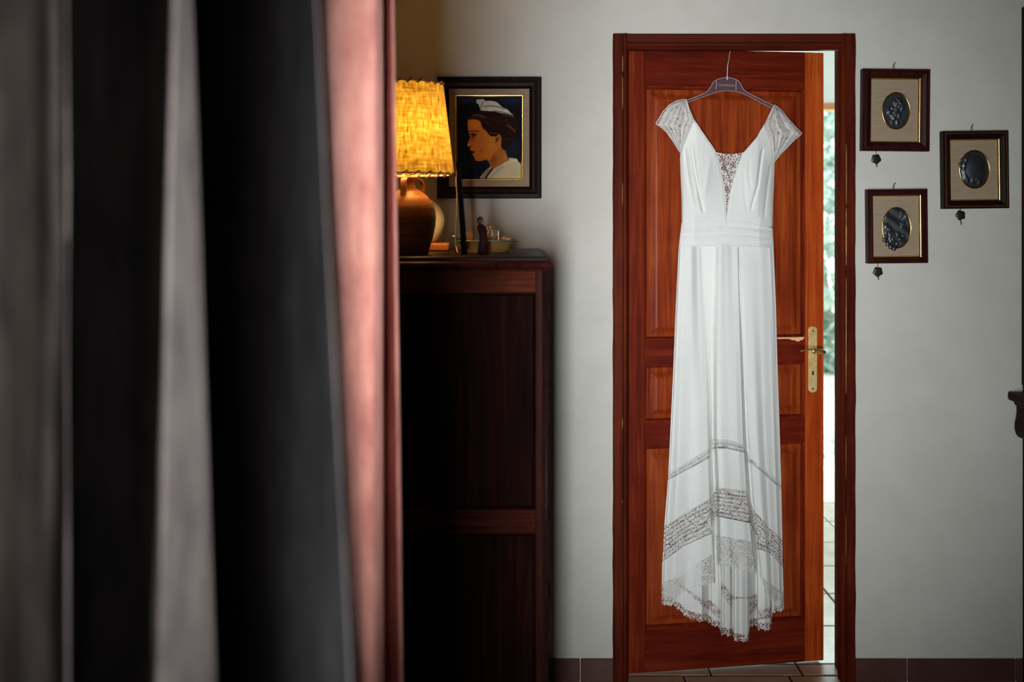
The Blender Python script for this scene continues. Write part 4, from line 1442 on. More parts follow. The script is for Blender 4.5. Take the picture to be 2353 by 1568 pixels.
# silver spoon-like clip at the left
M['silver'] = mat('silver', (0.70, 0.68, 0.62), 0.25, 1.0)
s0 = P(1037, 543, yin - 0.03)
cl = empty('hair_clip', s0, 0, 'silver hair clip lying over the left end of the ochre dish', 'clip')
obj('upper_jaw', tube([P(1037, 543, yin - .03), P(1045, 543.5, yin - .03), P(1056, 546, yin - .02), P(1066, 550, yin - .01)], [0.001, 0.0024, 0.0034, 0.0016], 8), M['silver'], cl, smooth=True)
obj('lower_jaw', tube([P(1037, 548, yin - .03), P(1047, 551, yin - .03), P(1057, 552, yin - .02), P(1066, 551, yin - .01)], [0.001, 0.0022, 0.0026, 0.0016], 8), M['dark_pull'], cl, smooth=True)
obj('pearl', sphere(P(1047, 541, yin - .03), 0.0026, nu=12, nv=8), M['wax'], cl, smooth=True)

# ------------------------------------------------------------------ small robed figurine
fy = onTop(584.5)
sf = F / fy
M['robe'] = noisy('painted_plum_robe', (0.022, 0.007, 0.010), (0.050, 0.016, 0.020), 60, 0.7, 0.2, spec=0.08)
M['figskin'] = mat('painted_skin', (0.34, 0.17, 0.10), 0.6, spec=0.15)
M['fighair'] = noisy('painted_brown_hair', (0.030, 0.013, 0.008), (0.065, 0.030, 0.018), 90, 0.6)
def fg(px, py, dy=0.0):
    v = P(px, py, fy)
    v.y += dy
    return v
fig = empty('figurine', (fg(1108, 585).x, fy, TOPZ), 0, 'small plum-robed figurine with brown hair standing on the chest before the dish', 'figurine')
def ering(cx, py, rx, ry, n=20, dy=0.0, fold=0.0):
    c = fg(cx, py, dy)
    out = []
    for i in range(n):
        a = 2 * PI * i / n
        k = 1 + fold * math.cos(a * 5 + py * 0.02)
        out.append(Vector((c.x + rx / sf * k * math.cos(a), c.y + ry / sf * k * math.sin(a), c.z)))
    return out
body = [(1109, 585, 10.5, 10, .05), (1109, 580, 11.5, 10, .10), (1109.5, 570, 10.5, 9.5, .10), (1110.5, 558, 10, 9, .08), (1111, 546, 9.5, 8.5, .05), (1110, 540, 8.8, 8, .0), (1108.5, 532, 10.5, 9, .0), (1107, 525, 11, 9.5, 0), (1106, 520, 10, 8.5, 0), (1105, 517, 6.5, 6, 0), (1105, 514.5, 3.2, 3.4, 0), (1105.5, 510, 3.0, 3.2, 0)]
rg = [ering(cx, py, rx, ry, 28, 0, fo) for cx, py, rx, ry, fo in body]
for v in rg[0]: v.z = TOPZ
obj('robe', loft(rg), M['robe'], fig, smooth=True)
# head turned to the right with nose, hair swept back
hc = fg(1105, 508)
V, Fc = sphere((0, 0, 0), 1, 1, 1, 28, 18)
HV = []
for v in V:
    q = Vector((v.x * 6.6, v.y * 6.2, v.z * 8.4))
    if v.x > 0.6 and abs(v.y) < 0.3:
        q.x += 2.0 * math.exp(-((v.z + 0.12) / 0.18) ** 2) * (1 - abs(v.y) / 0.3)
        q.x -= 0.7 * math.exp(-((v.z - 0.18) / 0.12) ** 2)
        q.x += 0.5 * math.exp(-((v.z + 0.45) / 0.08) ** 2)
    if v.z < -0.5: q.x += 1.0
    HV.append(hc + q / sf)
head = obj('head', (HV, Fc), M['figskin'], fig, smooth=True)
for sy in (-1, 1):
    obj('eye', sphere(hc + Vector((5.4, sy * 2.6, 1.4)) / sf, 0.8 / sf, nu=10, nv=6), M['fighair'], head, smooth=True)
obj('mouth', sphere(hc + Vector((6.2, 0, -4.2)) / sf, 0.7 / sf, 1.5 / sf, 0.5 / sf, 10, 6), M['robe'], head, smooth=True)
V, Fc = sphere((0, 0, 0), 1, 1, 1, 30, 18)
HV = []
for v in V:
    r = Vector((v.x * 8.0 - 1.6, v.y * 7.6, v.z * 8.6 + 1.4))
    if v.x > 0.25 and v.z < 0.45: r.x = min(r.x, 2.2 - 1.2 * (0.45 - v.z))
    if v.x < -0.2 and v.z < -0.3: r.z -= 3.0 * abs(v.x); r.x += 0.8
    HV.append(hc + r / sf + Vector((0, 0, 0.0004 * mnoise.noise(v * 4))))
obj('hair', (HV, Fc), M['fighair'], fig, smooth=True)
for sy in (-1, 1):
    arm = catmull([fg(1105, 521, sy * 0.0095), fg(1108, 529, sy * 0.0115), fg(1113, 535, sy * 0.0085), fg(1119, 531, sy * 0.004)], 5)
    am = obj('arm', tube(arm, [0.0040 - 0.0016 * i / (len(arm) - 1) for i in range(len(arm))], 10), M['robe'], fig, smooth=True)
    obj('hand', sphere(fg(1120.5, 530, sy * 0.0032), 0.0026, 0.0018, 0.0022, 12, 8), M['figskin'], am, smooth=True)
M['bundle'] = noisy('painted_ochre_bundle', (0.30, 0.17, 0.08), (0.46, 0.29, 0.15), 90, 0.6)
obj('bundle', tube(catmull([fg(1119, 524), fg(1121, 530), fg(1122, 537)], 4), [0.002] + [0.0036] * 7 + [0.0024], 10), M['bundle'], fig, smooth=True, label='ochre bundle held in the arms')
obj('foot', sphere((fg(1117, 585).x, fy - 0.003, TOPZ + 0.003), 0.0075, 0.004, 0.003, 14, 8), M['robe'], fig, smooth=True)
obj('foot', sphere((fg(1112, 585).x, fy - 0.008, TOPZ + 0.003), 0.0065, 0.004, 0.003, 14, 8), M['robe'], fig, smooth=True)

# ------------------------------------------------------------------ framed portrait on the wall
def wx(px, d=WALL): return (px - CX) / F * d
def wz(py, d=WALL): return CAMZ - (py - HY) / F * d
PF = WALL - 0.028
pf = empty('portrait_painting', (wx(1124), WALL, wz(456)), 0, 'dark-framed painted portrait of a woman in profile hung behind the lamp', 'painting')
x0, x1, z0, z1 = wx(1004, PF), wx(1243.5, PF), wz(456, PF), wz(176, PF)
fw = wx(1031, PF) - wx(1004, PF)
M['frame_dark'] = wood('dark_frame_wood', (0.006, 0.0018, 0.0018), (0.012, 0.0035, 0.003), (0.024, 0.007, 0.005), 'Z', 0.45, 0.0, spec=0.10)
M['frame_red'] = wood('mahogany_frame_wood', (0.013, 0.0025, 0.002), (0.030, 0.005, 0.004), (0.055, 0.011, 0.007), 'Z', 0.42, 0.0, spec=0.12)
M['gilt'] = noisy('gilt_fillet', (0.62, 0.38, 0.11), (0.82, 0.56, 0.20), 90, 0.32, 0.25, 0.0008, metal=1.0)
M['linen'] = noisy('tan_linen_mount', (0.27, 0.195, 0.128), (0.37, 0.275, 0.185), 14, 0.9, 0.25, 0.0006, (2, 2, 30))
obj('frame', rect_sweep(x0, x1, z0, z1, [(0, 0.0), (0, 0.024), (0.003, 0.028), (0.014, 0.029), (0.020, 0.026), (0.030, 0.024), (fw - 0.003, 0.020), (fw, 0.017), (fw, 0.0)], WALL - 0.001), M['frame_dark'], pf)
mw = wx(1041.5, PF) - wx(1028.5, PF) + 0.004
obj('mount', rect_sweep(x0 + fw - 0.002, x1 - fw + 0.002, z0 + fw - 0.002, z1 - fw + 0.002, [(0, 0.0), (0, 0.014), (mw, 0.013), (mw, 0.0)], WALL - 0.001), M['linen'], pf, label='tan linen mount')
gi = fw - 0.002 + mw
obj('gilt_fillet', rect_sweep(x0 + gi - 0.001, x1 - gi + 0.001, z0 + gi - 0.001, z1 - gi + 0.001, [(0, 0.0), (0, 0.014), (0.002, 0.017), (0.004, 0.0165), (0.0075, 0.012), (0.0085, 0.010), (0.0085, 0.0)], WALL - 0.001), M['gilt'], pf, angle=25, label='narrow gilt inner frame')


def paint_portrait(W, H):
    """a profile painted in flat strokes, returned as linear RGB per vertex; own layout in a 1307x1568 frame"""
    SS = 2
    w, h = W * SS, H * SS
    X0, X1, Y0, Y1 = 112, 1118, 138, 1386
    gx, gy = np.meshgrid(X0 + (np.arange(w) + 0.5) * (X1 - X0) / w, Y0 + (np.arange(h) + 0.5) * (Y1 - Y0) / h)
    img = np.zeros((h, w, 3))

    def inside(poly):
        r = np.zeros(gx.shape, bool)
        n = len(poly)
        for i in range(n):
            xa, ya = poly[i]
            xb_, yb_ = poly[(i + 1) % n]
            if ya == yb_: continue
            c = ((ya > gy) != (yb_ > gy)) & (gx < (xb_ - xa) * (gy - ya) / (yb_ - ya) + xa)
            r ^= c
        return r.astype(float)

    def blur(a, k):
        if k < 1: return a
        for ax in (0, 1):
            acc = np.zeros_like(a)
            for d in range(-k, k + 1):
                acc += np.roll(a, d, ax)
            a = acc / (2 * k + 1)
        return a

    def smooth_poly(pts, n=6):
        q = [Vector((p[0], p[1], 0)) for p in pts]
        m_ = len(q)
        out = []
        for i in range(m_):
            p0, p1, p2, p3 = q[i - 1], q[i], q[(i + 1) % m_], q[(i + 2) % m_]
            for k in range(n):
                t = k / n
                v = 0.5 * ((2 * p1) + (p2 - p0) * t + (2 * p0 - 5 * p1 + 4 * p2 - p3) * t * t + (3 * p1 - p0 - 3 * p2 + p3) * t ** 3)
                out.append((v.x, v.y))
        return out

    def fill(poly, col, soft=1, sm=True, a=1.0):
        nonlocal img
        m_ = blur(inside(smooth_poly(poly) if sm else poly), soft)[..., None] * a
        img = img * (1 - m_) + np.array(col) * m_

    def blob(cx, cy, rx, ry, col, a=1.0, rot=0.0):
        nonlocal img
        c, s = math.cos(rot), math.sin(rot)
        dx, dy = gx - cx, gy - cy
        u, v = (dx * c + dy * s) / rx, (-dx * s + dy * c) / ry
        m_ = np.exp(-(u * u + v * v) * 1.4)[..., None] * a
        img = img * (1 - np.clip(m_, 0, 1)) + np.array(col) * np.clip(m_, 0, 1)

    def stroke(pts, wd, col, a=1.0):
        nonlocal img
        d = np.full(gx.shape, 1e9)
        for (xa, ya), (xb_, yb_) in zip(pts, pts[1:]):
            t = np.clip(((gx - xa) * (xb_ - xa) + (gy - ya) * (yb_ - ya)) / ((xb_ - xa) ** 2 + (yb_ - ya) ** 2), 0, 1)
            d = np.minimum(d, np.hypot(gx - xa - t * (xb_ - xa), gy - ya - t * (yb_ - ya)))
        m_ = np.clip(1.4 - d / wd, 0, 1)[..., None] * a
        img = img * (1 - m_) + np.array(col) * m_

    img[:] = (10, 12, 20)
    blob(300, 190, 320, 60, (28, 42, 66), 0.8)
    blob(950, 190, 260, 90, (24, 34, 54), 0.8)
    blob(980, 900, 160, 220, (24, 28, 42), 0.9)
    blob(250, 1150, 200, 200, (14, 20, 36), 0.9)
    skin = (178, 98, 28)
    # shawl
    fill([(930, 1062), (1050, 1078), (1058, 1112), (1108, 1160), (1118, 1390), (550, 1390), (655, 1240), (720, 1200), (880, 1110)], (178, 164, 132), 1, False)
    # neck
    fill([(560, 1080), (600, 1120), (640, 1190), (665, 1240), (760, 1190), (930, 1095), (885, 1030), (865, 960), (830, 930), (800, 860), (700, 900), (600, 1030)], (150, 88, 38), 2, False)
    blob(680, 1080, 70, 110, (112, 56, 22), 0.8)
    blob(860, 1040, 40, 80, (168, 116, 66), 0.7)
    # face in profile
    fill([(285, 486), (281, 560), (288, 640), (300, 692), (320, 738), (312, 785), (280, 838), (272, 868), (282, 892), (318, 906), (312, 940), (338, 962), (350, 985), (344, 1008), (368, 1020), (378, 1052), (398, 1096), (436, 1116), (500, 1112), (565, 1086), (620, 1100), (720, 960), (800, 880), (806, 740), (740, 700), (600, 660), (520, 520), (420, 470)], skin, 1, False)
    blob(400, 560, 110, 90, (200, 114, 30), 0.7)
    blob(500, 900, 120, 120, (168, 90, 36), 0.6)
    blob(640, 860, 120, 160, (178, 116, 54), 0.6)
    blob(500, 1085, 110, 28, (150, 84, 34), 0.6)
    blob(355, 775, 36, 50, (110, 56, 24), 0.7)
    blob(325, 893, 22, 12, (70, 28, 14), 0.9)
    blob(298, 870, 22, 20, (206, 132, 52), 0.8)
    stroke([(306, 666), (350, 656), (400, 658), (445, 662)], 9, (66, 32, 16), 0.9)
    stroke([(330, 704), (370, 700), (415, 716)], 12, (26, 12, 10), 0.95)
    blob(372, 728, 34, 24, (18, 10, 10), 0.95)
    blob(400, 728, 10, 8, (170, 140, 110), 0.9)
    stroke([(350, 760), (400, 752)], 7, (110, 54, 24), 0.7)
    fill([(314, 952), (345, 956), (398, 974), (376, 992), (350, 1006), (340, 980)], (48, 12, 12), 1, False)
    blob(486, 955, 14, 14, (120, 46, 24), 0.8)
    # ear
    fill([(716, 826), (724, 770), (748, 728), (790, 706), (804, 740), (800, 800), (764, 850), (740, 880), (716, 870)], (164, 100, 44), 1, False)
    blob(735, 790, 20, 46, (40, 16, 8), 0.95, 0.4)
    blob(772, 770, 16, 40, (120, 62, 26), 0.8, 0.3)
    # hair
    fill([(284, 482), (296, 440), (340, 405), (420, 365), (485, 345), (600, 350), (700, 362), (860, 395), (990, 422), (1060, 480), (1066, 600), (1040, 720), (1000, 810), (950, 870), (885, 938), (840, 946), (802, 905), (806, 800), (800, 735), (775, 700), (720, 742), (640, 738), (600, 702), (572, 655), (520, 622), (498, 575), (484, 520), (440, 488), (380, 478), (310, 484)], (30, 14, 10), 1, False)
    stroke([(370, 420), (450, 415), (560, 452)], 14, (112, 66, 44), 0.8)
    stroke([(330, 455), (430, 440), (520, 480), (600, 560)], 16, (58, 28, 18), 0.7)
    stroke([(900, 570), (960, 610), (1010, 660)], 18, (104, 52, 26), 0.8)
    stroke([(820, 420), (900, 430), (990, 440)], 12, (84, 44, 26), 0.8)
    stroke([(610, 690), (690, 690), (760, 700)], 12, (88, 46, 26), 0.8)
    stroke([(640, 470), (760, 520), (900, 500)], 22, (48, 22, 14), 0.7)
    stroke([(820, 780), (900, 790), (980, 760)], 12, (58, 26, 16), 0.7)
    # headdress
    fill([(414, 205), (424, 182), (480, 176), (530, 174), (552, 204), (640, 198), (722, 214), (770, 250), (812, 292), (905, 335), (960, 392), (998, 428), (900, 405), (780, 382), (690, 360), (590, 356), (485, 348), (462, 290), (450, 256), (420, 236)], (176, 172, 156), 1, False)
    stroke([(520, 215), (500, 260), (490, 310)], 9, (60, 72, 92), 0.7)
    stroke([(540, 285), (640, 275), (760, 290), (850, 330)], 10, (76, 88, 104), 0.75)
    stroke([(690, 350), (800, 365), (960, 412)], 8, (70, 78, 92), 0.8)
    stroke([(590, 330), (700, 320), (900, 360)], 10, (200, 196, 178), 0.6)
    # collar band
    fill([(640, 1186), (560, 1258), (500, 1325), (452, 1390), (560, 1390), (664, 1250)], (150, 136, 116), 1, False)
    stroke([(658, 1240), (600, 1310), (548, 1388)], 17, (36, 18, 22), 0.95)
    stroke([(610, 1240), (540, 1320), (500, 1385)], 8, (74, 62, 70), 0.9)
    stroke([(650, 1350), (740, 1260), (830, 1200)], 16, (128, 132, 126), 0.7)
    stroke([(860, 1150), (960, 1110), (1050, 1110)], 14, (196, 186, 154), 0.7)
    blob(1030, 1300, 90, 110, (160, 150, 124), 0.6)
    g2 = rng.normal(0, 1, (h, w))
    g2 = blur(g2, 2) * 5
    img = img * (1 + 0.015 * g2[..., None])
    img = np.clip(img, 0, 255) / 255
    img = img.reshape(H, SS, W, SS, 3).mean((1, 3))
    return np.where(img <= 0.04045, img / 12.92, ((img + 0.055) / 1.055) ** 2.4)


PW, PH = 180, 224
pic = paint_portrait(PW, PH)
pi_ = gi + 0.0055
px0, px1, pz0_, pz1_ = x0 + pi_, x1 - pi_, z0 + pi_, z1 - pi_
V, Fc = [], []
for j in range(PH):
    for i in range(PW):
        V.append(Vector((px0 + (px1 - px0) * i / (PW - 1), WALL - 0.010, pz1_ + (pz0_ - pz1_) * j / (PH - 1))))
for j in range(PH - 1):
    for i in range(PW - 1):
        a = j * PW + i
        Fc.append((a, a + PW, a + PW + 1, a + 1))
pm = mat('oil_paint', (0.1, 0.1, 0.1), 0.7, spec=0.08)
gp = N(pm)
at = gp.n('ShaderNodeAttribute', attribute_name='paint')
br = gp.n('ShaderNodeMixRGB', blend_type='MULTIPLY')
br.inputs[0].default_value = 1.0
br.inputs[2].default_value = (1.45, 1.45, 1.45, 1)
gp.l(at.outputs['Color'], br.inputs[1])
gp.l(br.outputs[0], gp.b.inputs['Base Color'])
po_ = obj('canvas', (V, Fc), pm, pf, label='painted woman in profile with white headdress and shawl')
ca = po_.data.color_attributes.new('paint', 'FLOAT_COLOR', 'POINT')
flatc = np.ones((PH * PW, 4))
flatc[:, :3] = pic.reshape(-1, 3)
ca.data.foreach_set('color', flatc.ravel())

# ------------------------------------------------------------------ three small framed medallions
M['pewter'] = noisy('dark_pewter', (0.050, 0.052, 0.062), (0.085, 0.088, 0.10), 50, 0.38, 0.15, 0.0005, metal=0.75)
M['goldrim'] = mat('gold_rim', (0.80, 0.52, 0.18), 0.2, 1.0)
M['wax_dark'] = noisy('dark_sealing_wax', (0.010, 0.006, 0.008), (0.022, 0.014, 0.016), 40, 0.35)
M['twine'] = noisy('brown_twine', (0.10, 0.05, 0.025), (0.20, 0.11, 0.06), 90, 0.9)


def medallion(cx, cy, rx, ry, yface, kind):
    """one continuous cast relief: flowers, landscape or portrait wreath, domed outline"""
    n, m_ = 72, 30
    V, Fc = [], []
    r2 = random.Random(kind)
    fl_ = []
    if kind == 1:
        for _ in range(16):
            a, q = r2.uniform(0, 2 * PI), 0.62 * math.sqrt(r2.random())
            fl_.append((q * math.cos(a) * 0.85, q * math.sin(a) * 0.8 + 0.08, r2.uniform(.12, .2)))
    elif kind == 2:
        for _ in range(9): fl_.append((r2.uniform(-.85, .1), r2.uniform(-.9, -.35), r2.uniform(.14, .24)))
        for _ in range(6): fl_.append((r2.uniform(.2, .7), r2.uniform(0, .75), r2.uniform(.14, .24)))
        for _ in range(4): fl_.append((r2.uniform(-.85, -.5), r2.uniform(-.3, .15), r2.uniform(.12, .18)))
    else:
        for k in range(9):
            a = 2.2 + k * 0.22
            fl_.append((0.72 * math.cos(a), 0.8 * math.sin(a), r2.uniform(.12, .2)))
        for _ in range(4): fl_.append((r2.uniform(-.2, .4), r2.uniform(-.85, -.45), r2.uniform(.12, .2)))
    def hgt(u, v):
        h_ = 0.0
        for fx, fz, fr_ in fl_:
            d = math.hypot(u - fx, v - fz) / fr_
            if d < 1.25:
                a = math.atan2(v - fz, u - fx)
                h_ = max(h_, (0.0052 * (1 - (d / 1.25) ** 2)) * (0.72 + 0.28 * math.cos(5 * a + fx * 9)) + (0.0014 if d < .3 else 0))
        if kind == 1 and v < -.45: h_ = max(h_, 0.003 * max(0, math.sin(u * 16)) * max(0, 1 - abs(u) * 1.6) * max(0, 1 - abs(v + .65) * 4))
        if kind == 2: h_ = max(h_, 0.0016 + 0.0016 * math.sin(u * 5 + v * 9))
        if kind == 3: h_ = max(h_, 0.006 * max(0, 1 - (u * u * 1.7 + v * v * 1.4)))
        return h_
    V.append(Vector((cx, yface - 0.002 - hgt(0, 0), cy)))
    for j in range(1, m_ + 1):
        q = j / m_
        for i in range(n):
            a = 2 * PI * i / n
            u, v = q * math.cos(a), q * math.sin(a)
            V.append(Vector((cx + rx * u, yface - 0.002 - hgt(u, v) * (1 if q < .97 else 0.3), cy + ry * v)))
    for i in range(n):
        Fc.append((0, 1 + (i + 1) % n, 1 + i))
        for j in range(m_ - 1):
            a = 1 + j * n
            Fc.append((a + i, a + (i + 1) % n, a + n + (i + 1) % n, a + n + i))
    return V, Fc


def flower_cluster(c, pts):
    """overlapping cast blossoms spilling over the rim, fused into one lump"""
    gs = []
    for px_, pz_, r in pts:
        V, Fc = sphere((0, 0, 0), 1, 1, 1, 20, 10)
        gs.append(([Vector((c[0] + px_ + v.x * r * (1 + .28 * math.cos(5 * math.atan2(v.z, v.x))), c[1] + v.y * r * 0.55, c[2] + pz_ + v.z * r * (1 + .28 * math.cos(5 * math.atan2(v.z, v.x))))) for v in V], Fc))
    return join(*gs)


def medallion_frame(kind, px0_, px1_, py0_, py1_, border_px, oval, dep, seal, loop, label, tilt=0.0, wood_m='frame_red', out_gold=False):
    d = WALL - dep
    a0_, a1_ = wx(px0_, d), wx(px1_, d)
    b0_, b1_ = wz(py1_, d), wz(py0_, d)
    e = empty('medallion_frame', ((a0_ + a1_) / 2, WALL, b0_), 0, label, 'frame', 'small framed medallions beside the door')
    ang = math.radians(tilt)
    cc = Vector(((a0_ + a1_) / 2, 0, (b0_ + b1_) / 2))
    def rot(v):
        x, z = v.x - cc.x, v.z - cc.z
        return Vector((cc.x + x * math.cos(ang) - z * math.sin(ang), v.y, cc.z + x * math.sin(ang) + z * math.cos(ang)))
    def put(nm, geo, mt, **kw): return obj(nm, xf(geo, rot), mt, e, **kw)
    bw = border_px / F * d
    y = WALL - 0.001
    put('frame', rect_sweep(a0_, a1_, b0_, b1_, [(0, 0), (0, dep - .004), (.003, dep - .001), (.007, dep - .001), (.009, dep - .004), (.013, dep - .003), (bw * .65, dep - .006), (bw - .004, dep - .011), (bw - .002, dep - .012), (bw - .002, 0)], y), M[wood_m], angle=25)
    if out_gold:
        put('gilt_line', rect_sweep(a0_ + .0065, a1_ - .0065, b0_ + .0065, b1_ - .0065, [(0, dep - .004), (0, dep - .0002), (.0018, dep - .0002), (.0018, dep - .004)], y), M['gilt'])
    put('gilt_fillet', rect_sweep(a0_ + bw - .002, a1_ - bw + .002, b0_ + bw - .002, b1_ - bw + .002, [(0, 0), (0, dep - .013), (.0012, dep - .0135), (.0042, dep - .018), (.0046, 0)], y), M['gilt'], angle=25, label='narrow gilt inner edge')
    ins = bw + .002
    yf = WALL - dep + .019
    mt_ = [Vector((a0_ + ins, yf, b0_ + ins)), Vector((a1_ - ins, yf, b0_ + ins)), Vector((a1_ - ins, yf, b1_ - ins)), Vector((a0_ + ins, yf, b1_ - ins))]
    bk = [Vector((v.x, WALL - 0.001, v.z)) for v in mt_]
    put('mount', (mt_ + bk, [(0, 1, 2, 3), (7, 6, 5, 4), (0, 4, 5, 1), (1, 5, 6, 2), (2, 6, 7, 3), (3, 7, 4, 0)]), M['linen'], label='tan linen mount')
    ox, oy, orx, ory = oval
    c = Vector((wx(ox, d), yf, wz(oy, d)))
    rx, ry = orx / F * d, ory / F * d
    put('medallion', medallion(c.x, c.z, rx, ry, yf, kind), M['pewter'], smooth=True, label='dark pewter relief')
    put('oval_rim', ring_tube([Vector((c.x + rx * 1.03 * math.cos(2 * PI * i / 64), yf - .003, c.z + ry * 1.03 * math.sin(2 * PI * i / 64))) for i in range(64)], 0.0026, 8), M['goldrim'], smooth=True, label='gold oval rim')
    if kind == 2:
        r3 = random.Random(5)
        pts = [(-.88 * rx + i * .22 * rx, (-.62 - .40 * math.sin(i * .62)) * ry + r3.uniform(-.004, .004), r3.uniform(.006, .0085)) for i in range(7)]
        put('blossoms', flower_cluster((c.x, yf - .006, c.z), pts), M['pewter'], smooth=True, kind='stuff')
    if kind == 3:
        pts = [(-.86 * rx, .52 * ry, .006), (-.98 * rx, .28 * ry, .0065), (-.94 * rx, .05 * ry, .005)]
        put('blossoms', flower_cluster((c.x, yf - .005, c.z), pts), M['pewter'], smooth=True, kind='stuff')
    # twine loop knotted over a nail at the top
    lx_, ly_ = loop
    q = Vector((wx(lx_, d), WALL - .006, b1_))
    hq = wz(ly_, d) - b1_
    lp = obj('twine_loop', ring_tube([q + Vector((.0035 * math.sin(2 * PI * i / 20) * (1 - .4 * (1 - math.cos(2 * PI * i / 20)) / 2), 0, hq * .62 * (1 - math.cos(2 * PI * i / 20)) / 2 - .002)) for i in range(20)], .0011, 6), M['twine'], e, smooth=True)
    obj('twine_end', tube([q + Vector((0, 0, hq * .55)), q + Vector((.001, -.002, hq * .8)), q + Vector((.0055, -.002, hq))], [.0022, .0020, .0012], 7), M['twine'], lp, smooth=True)
    # wax seal dangling from a cord below
    sx, sy, ey = seal
    ds = WALL - .007
    sc_ = P(sx, sy, ds)
    cord = obj('seal_cord', tube([Vector((sc_.x, WALL - .008, b0_ + .006)), Vector((sc_.x, ds, sc_.z + .008)), Vector((sc_.x, ds, sc_.z - .008)), Vector((sc_.x + .003, ds, P(sx, ey, ds).z))], [.0011, .0011, .0018, .0022], 6), M['twine'], e, smooth=True)
    r = 11.0 / F * ds
    V, Fc = sphere((0, 0, 0), 1, 1, 1, 32, 12)
    obj('wax_seal', ([Vector((sc_.x + v.x * r * (1 + .10 * math.cos(5 * math.atan2(v.z, v.x) + kind)), sc_.y - .001 + v.y * .0042 * (1 - .25 * math.exp(-(v.x ** 2 + v.z ** 2) * 6)), sc_.z + v.z * r * (1 + .10 * math.cos(5 * math.atan2(v.z, v.x) + kind)))) for v in V], Fc), M['wax_dark'], cord, smooth=True, label='dark wax seal')
    return e


medallion_frame(1, 1983, 2138, 158, 347, 22, (2063.5, 253.5, 31, 40.5), 0.030, (2013, 366, 384), (2060, 141), 'small dark frame with flower-bouquet oval, topmost beside the door', -0.6)
medallion_frame(2, 1995, 2133, 435, 605.5, 15, (2064.5, 524, 32, 45), 0.030, (2017, 625, 643), (2060, 420), 'small reddish-brown frame with landscape oval and spilling blossoms, lowest beside the door', 0.6)
medallion_frame(3, 2168.5, 2319.5, 300.5, 479.5, 20, (2244.5, 389, 33.5, 42), 0.030, (2207, 495, 517), (2240.5, 284), 'small black frame with gilt lines and dark smooth oval, rightmost on wall', 0.7, 'frame_dark', True)

# ------------------------------------------------------------------ dark dresser at the right edge
dr0 = 3.02
sR = F / 3.22
M['dresser'] = wood('near_black_dresser_wood', (0.012, 0.004, 0.004), (0.026, 0.008, 0.007), (0.025, 0.008, 0.006), 'Z', 0.5, 0.0, spec=0.05)
rx_ = (2347 - CX) / F * (WALL - 0.012)
dresser = empty('dresser', (rx_ + 0.4, dr0 + 0.1, 0), 0, 'tall near-black wooden dresser with scrolled shelf bracket at right edge of wall', 'dresser')
obj('upper_side', box(rx_, rx_ + 0.03, dr0, WALL - 0.012, 0.97, 2.2, 0.003), M['dresser'], dresser)
obj('lower_side', box((2349.5 - CX) / F * (WALL - 0.012), rx_ + 0.04, dr0, WALL - 0.012, 0.0, 0.97, 0.003), M['dresser'], dresser)
obj('back_board', box(rx_ + 0.03, rx_ + 0.70, WALL - 0.03, WALL - 0.012, 0.0, 2.2), M['dresser'], dresser)
obj('far_side', box(rx_ + 0.70, rx_ + 0.73, dr0, WALL - 0.012, 0.0, 2.2, 0.003), M['dresser'], dresser)
for z in (1.45, 1.85, 2.17):
    obj('shelf', box(rx_ + 0.03, rx_ + 0.70, dr0 + 0.02, WALL - 0.03, z, z + 0.025, 0.002), M['dresser'], dresser)
for k in range(2):
    xa = rx_ + 0.045 + k * 0.325
    dd = obj('cupboard_door', box(xa, xa + 0.32, dr0 - 0.005, dr0 + 0.018, 0.08, 0.93, 0.004), M['dresser'], dresser)
    obj('knob', sphere((xa + (0.29 if k == 0 else 0.03), dr0 - 0.018, 0.55), 0.013, nu=14, nv=8), M['dark_pull'], dd, smooth=True)
zl0, zl1 = CAMZ - (922 - HY) / sR, CAMZ - (903 - HY) / sR
obj('ledge', box((2317 - CX) / F * 3.235, rx_ + 0.74, dr0 - 0.03, WALL - 0.012, zl0, zl1, 0.008, 3), M['dresser'], dresser, angle=40)
def qz(py): return CAMZ - (py - HY) / sR
def qx(px): return (px - CX) / sR
scr = [(2352, 918), (2331, 922), (2332, 928), (2338, 935), (2338.5, 948), (2337, 962), (2334, 975), (2333.5, 987), (2336, 998), (2341, 1005), (2352, 1008)]
V, Fc = prism([(qx(a), qz(b)) for a, b in scr], 3.165, 3.225)
obj('scroll_bracket', (V, Fc), M['dresser'], dresser)
M['blue_glaze'] = mat('deep_blue_glaze', (0.01, 0.025, 0.12), 0.25, coat=0.4)
bc = Vector((qx(2356), 3.19, zl1))
bowl = lathe(bc, [(0.008, 0), (0.012, 0.003), (0.017, 0.010), (0.019, 0.017), (0.017, 0.017), (0.010, 0.006)], 24)
tag(obj('bowl', bowl, M['blue_glaze'], smooth=True), 'tiny deep blue glazed bowl on the dresser ledge', 'bowl')


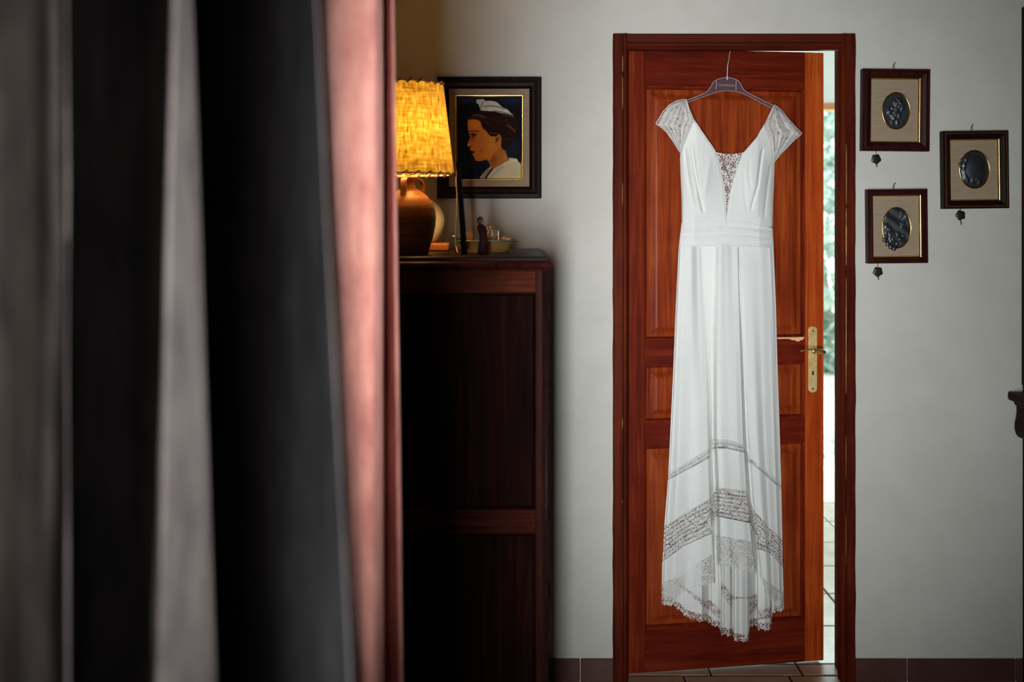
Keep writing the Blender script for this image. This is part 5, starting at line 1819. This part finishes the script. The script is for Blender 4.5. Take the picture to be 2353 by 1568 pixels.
# ------------------------------------------------------------------ curtains in the foreground
def curtain(name, cols, material, label, group, top_lim=(-420, 2150), npx=5, wr=0.004, rows=60, seed=0):
    """cols: (x at photo row 0, x at photo row 1568, distance) of each vertical line of the cloth; hangs from ceiling to floor"""
    pts = []
    for c in cols:
        pts.append(Vector((c[0], c[1], c[2])))
    fine = catmull(pts, npx)
    V, Fc = [], []
    m_ = len(fine)
    zt, zb_ = ROOMTOP - 0.004, 0.012
    for j in range(rows + 1):
        z = zt + (zb_ - zt) * j / rows
        for i, f in enumerate(fine):
            d = f.z
            py = HY + (CAMZ - z) * F / d
            t = max(top_lim[0], min(top_lim[1], py)) / 1568
            px = f.x + (f.y - f.x) * t
            w = wr * mnoise.noise(Vector((i * 0.22 + seed, z * 2.2, 0))) + wr * 0.35 * mnoise.noise(Vector((i * 0.5, z * 7, seed)))
            V.append(Vector(((px - CX) / F * d + w * 0.4, d + w, z)))
    for j in range(rows):
        for i in range(m_ - 1):
            a = j * m_ + i
            Fc.append((a, a + 1, a + m_ + 1, a + m_))
    o = obj(name, (V, Fc), material, smooth=True)
    tag(o, label, 'curtain', group)
    so_ = o.modifiers.new('cloth_thickness', 'SOLIDIFY')
    so_.thickness = 0.0015
    return o


dark = [(-1500, -1500, 0.30), (-235, -235, 0.46), (-115, -115, 0.50), (-330, -330, 0.56), (-600, -600, 0.70), (-560, -560, 0.98), (-300, -300, 1.0), (-90, -90, 1.26), (60, 60, 1.16), (120, 128, 1.105), (147, 154, 1.087), (148, 155, 1.086), (147, 154, 1.10), (118, 128, 1.42), (225, 203, 1.28), (310, 275, 1.18), (375, 335, 1.09), (398, 358, 1.05), (408, 375, 1.06), (422, 430, 1.13), (436, 488, 1.21), (441, 497, 1.30), (448, 505, 1.42), (470, 530, 1.45), (560, 580, 1.36), (650, 665, 1.23), (700, 745, 1.14), (716, 782, 1.09), (727, 801, 1.04), (729, 806, 1.02)]  # first columns: unseen near fold, added to block window light from the left
dk = curtain('curtain', dark, M['charcoal'], 'out-of-focus charcoal grey curtain hanging in heavy folds at the left edge', 'foreground curtains', seed=1)
pink = [(660, 700, 1.86), (705, 760, 1.82), (732, 795, 1.74), (750, 815, 1.69), (790, 832, 1.665), (830, 846, 1.66), (855, 856, 1.665), (866, 864, 1.68), (873, 870, 1.71), (879, 878, 1.78), (884, 890, 1.80), (892, 908, 1.77), (899, 918, 1.735), (903, 923, 1.74), (903, 923, 1.78), (890, 900, 1.84)]
curtain('curtain', pink, M['pink'], 'dusty pink curtain with a brightly lit fold beside the lamp', 'foreground curtains', wr=0.0022, seed=5)
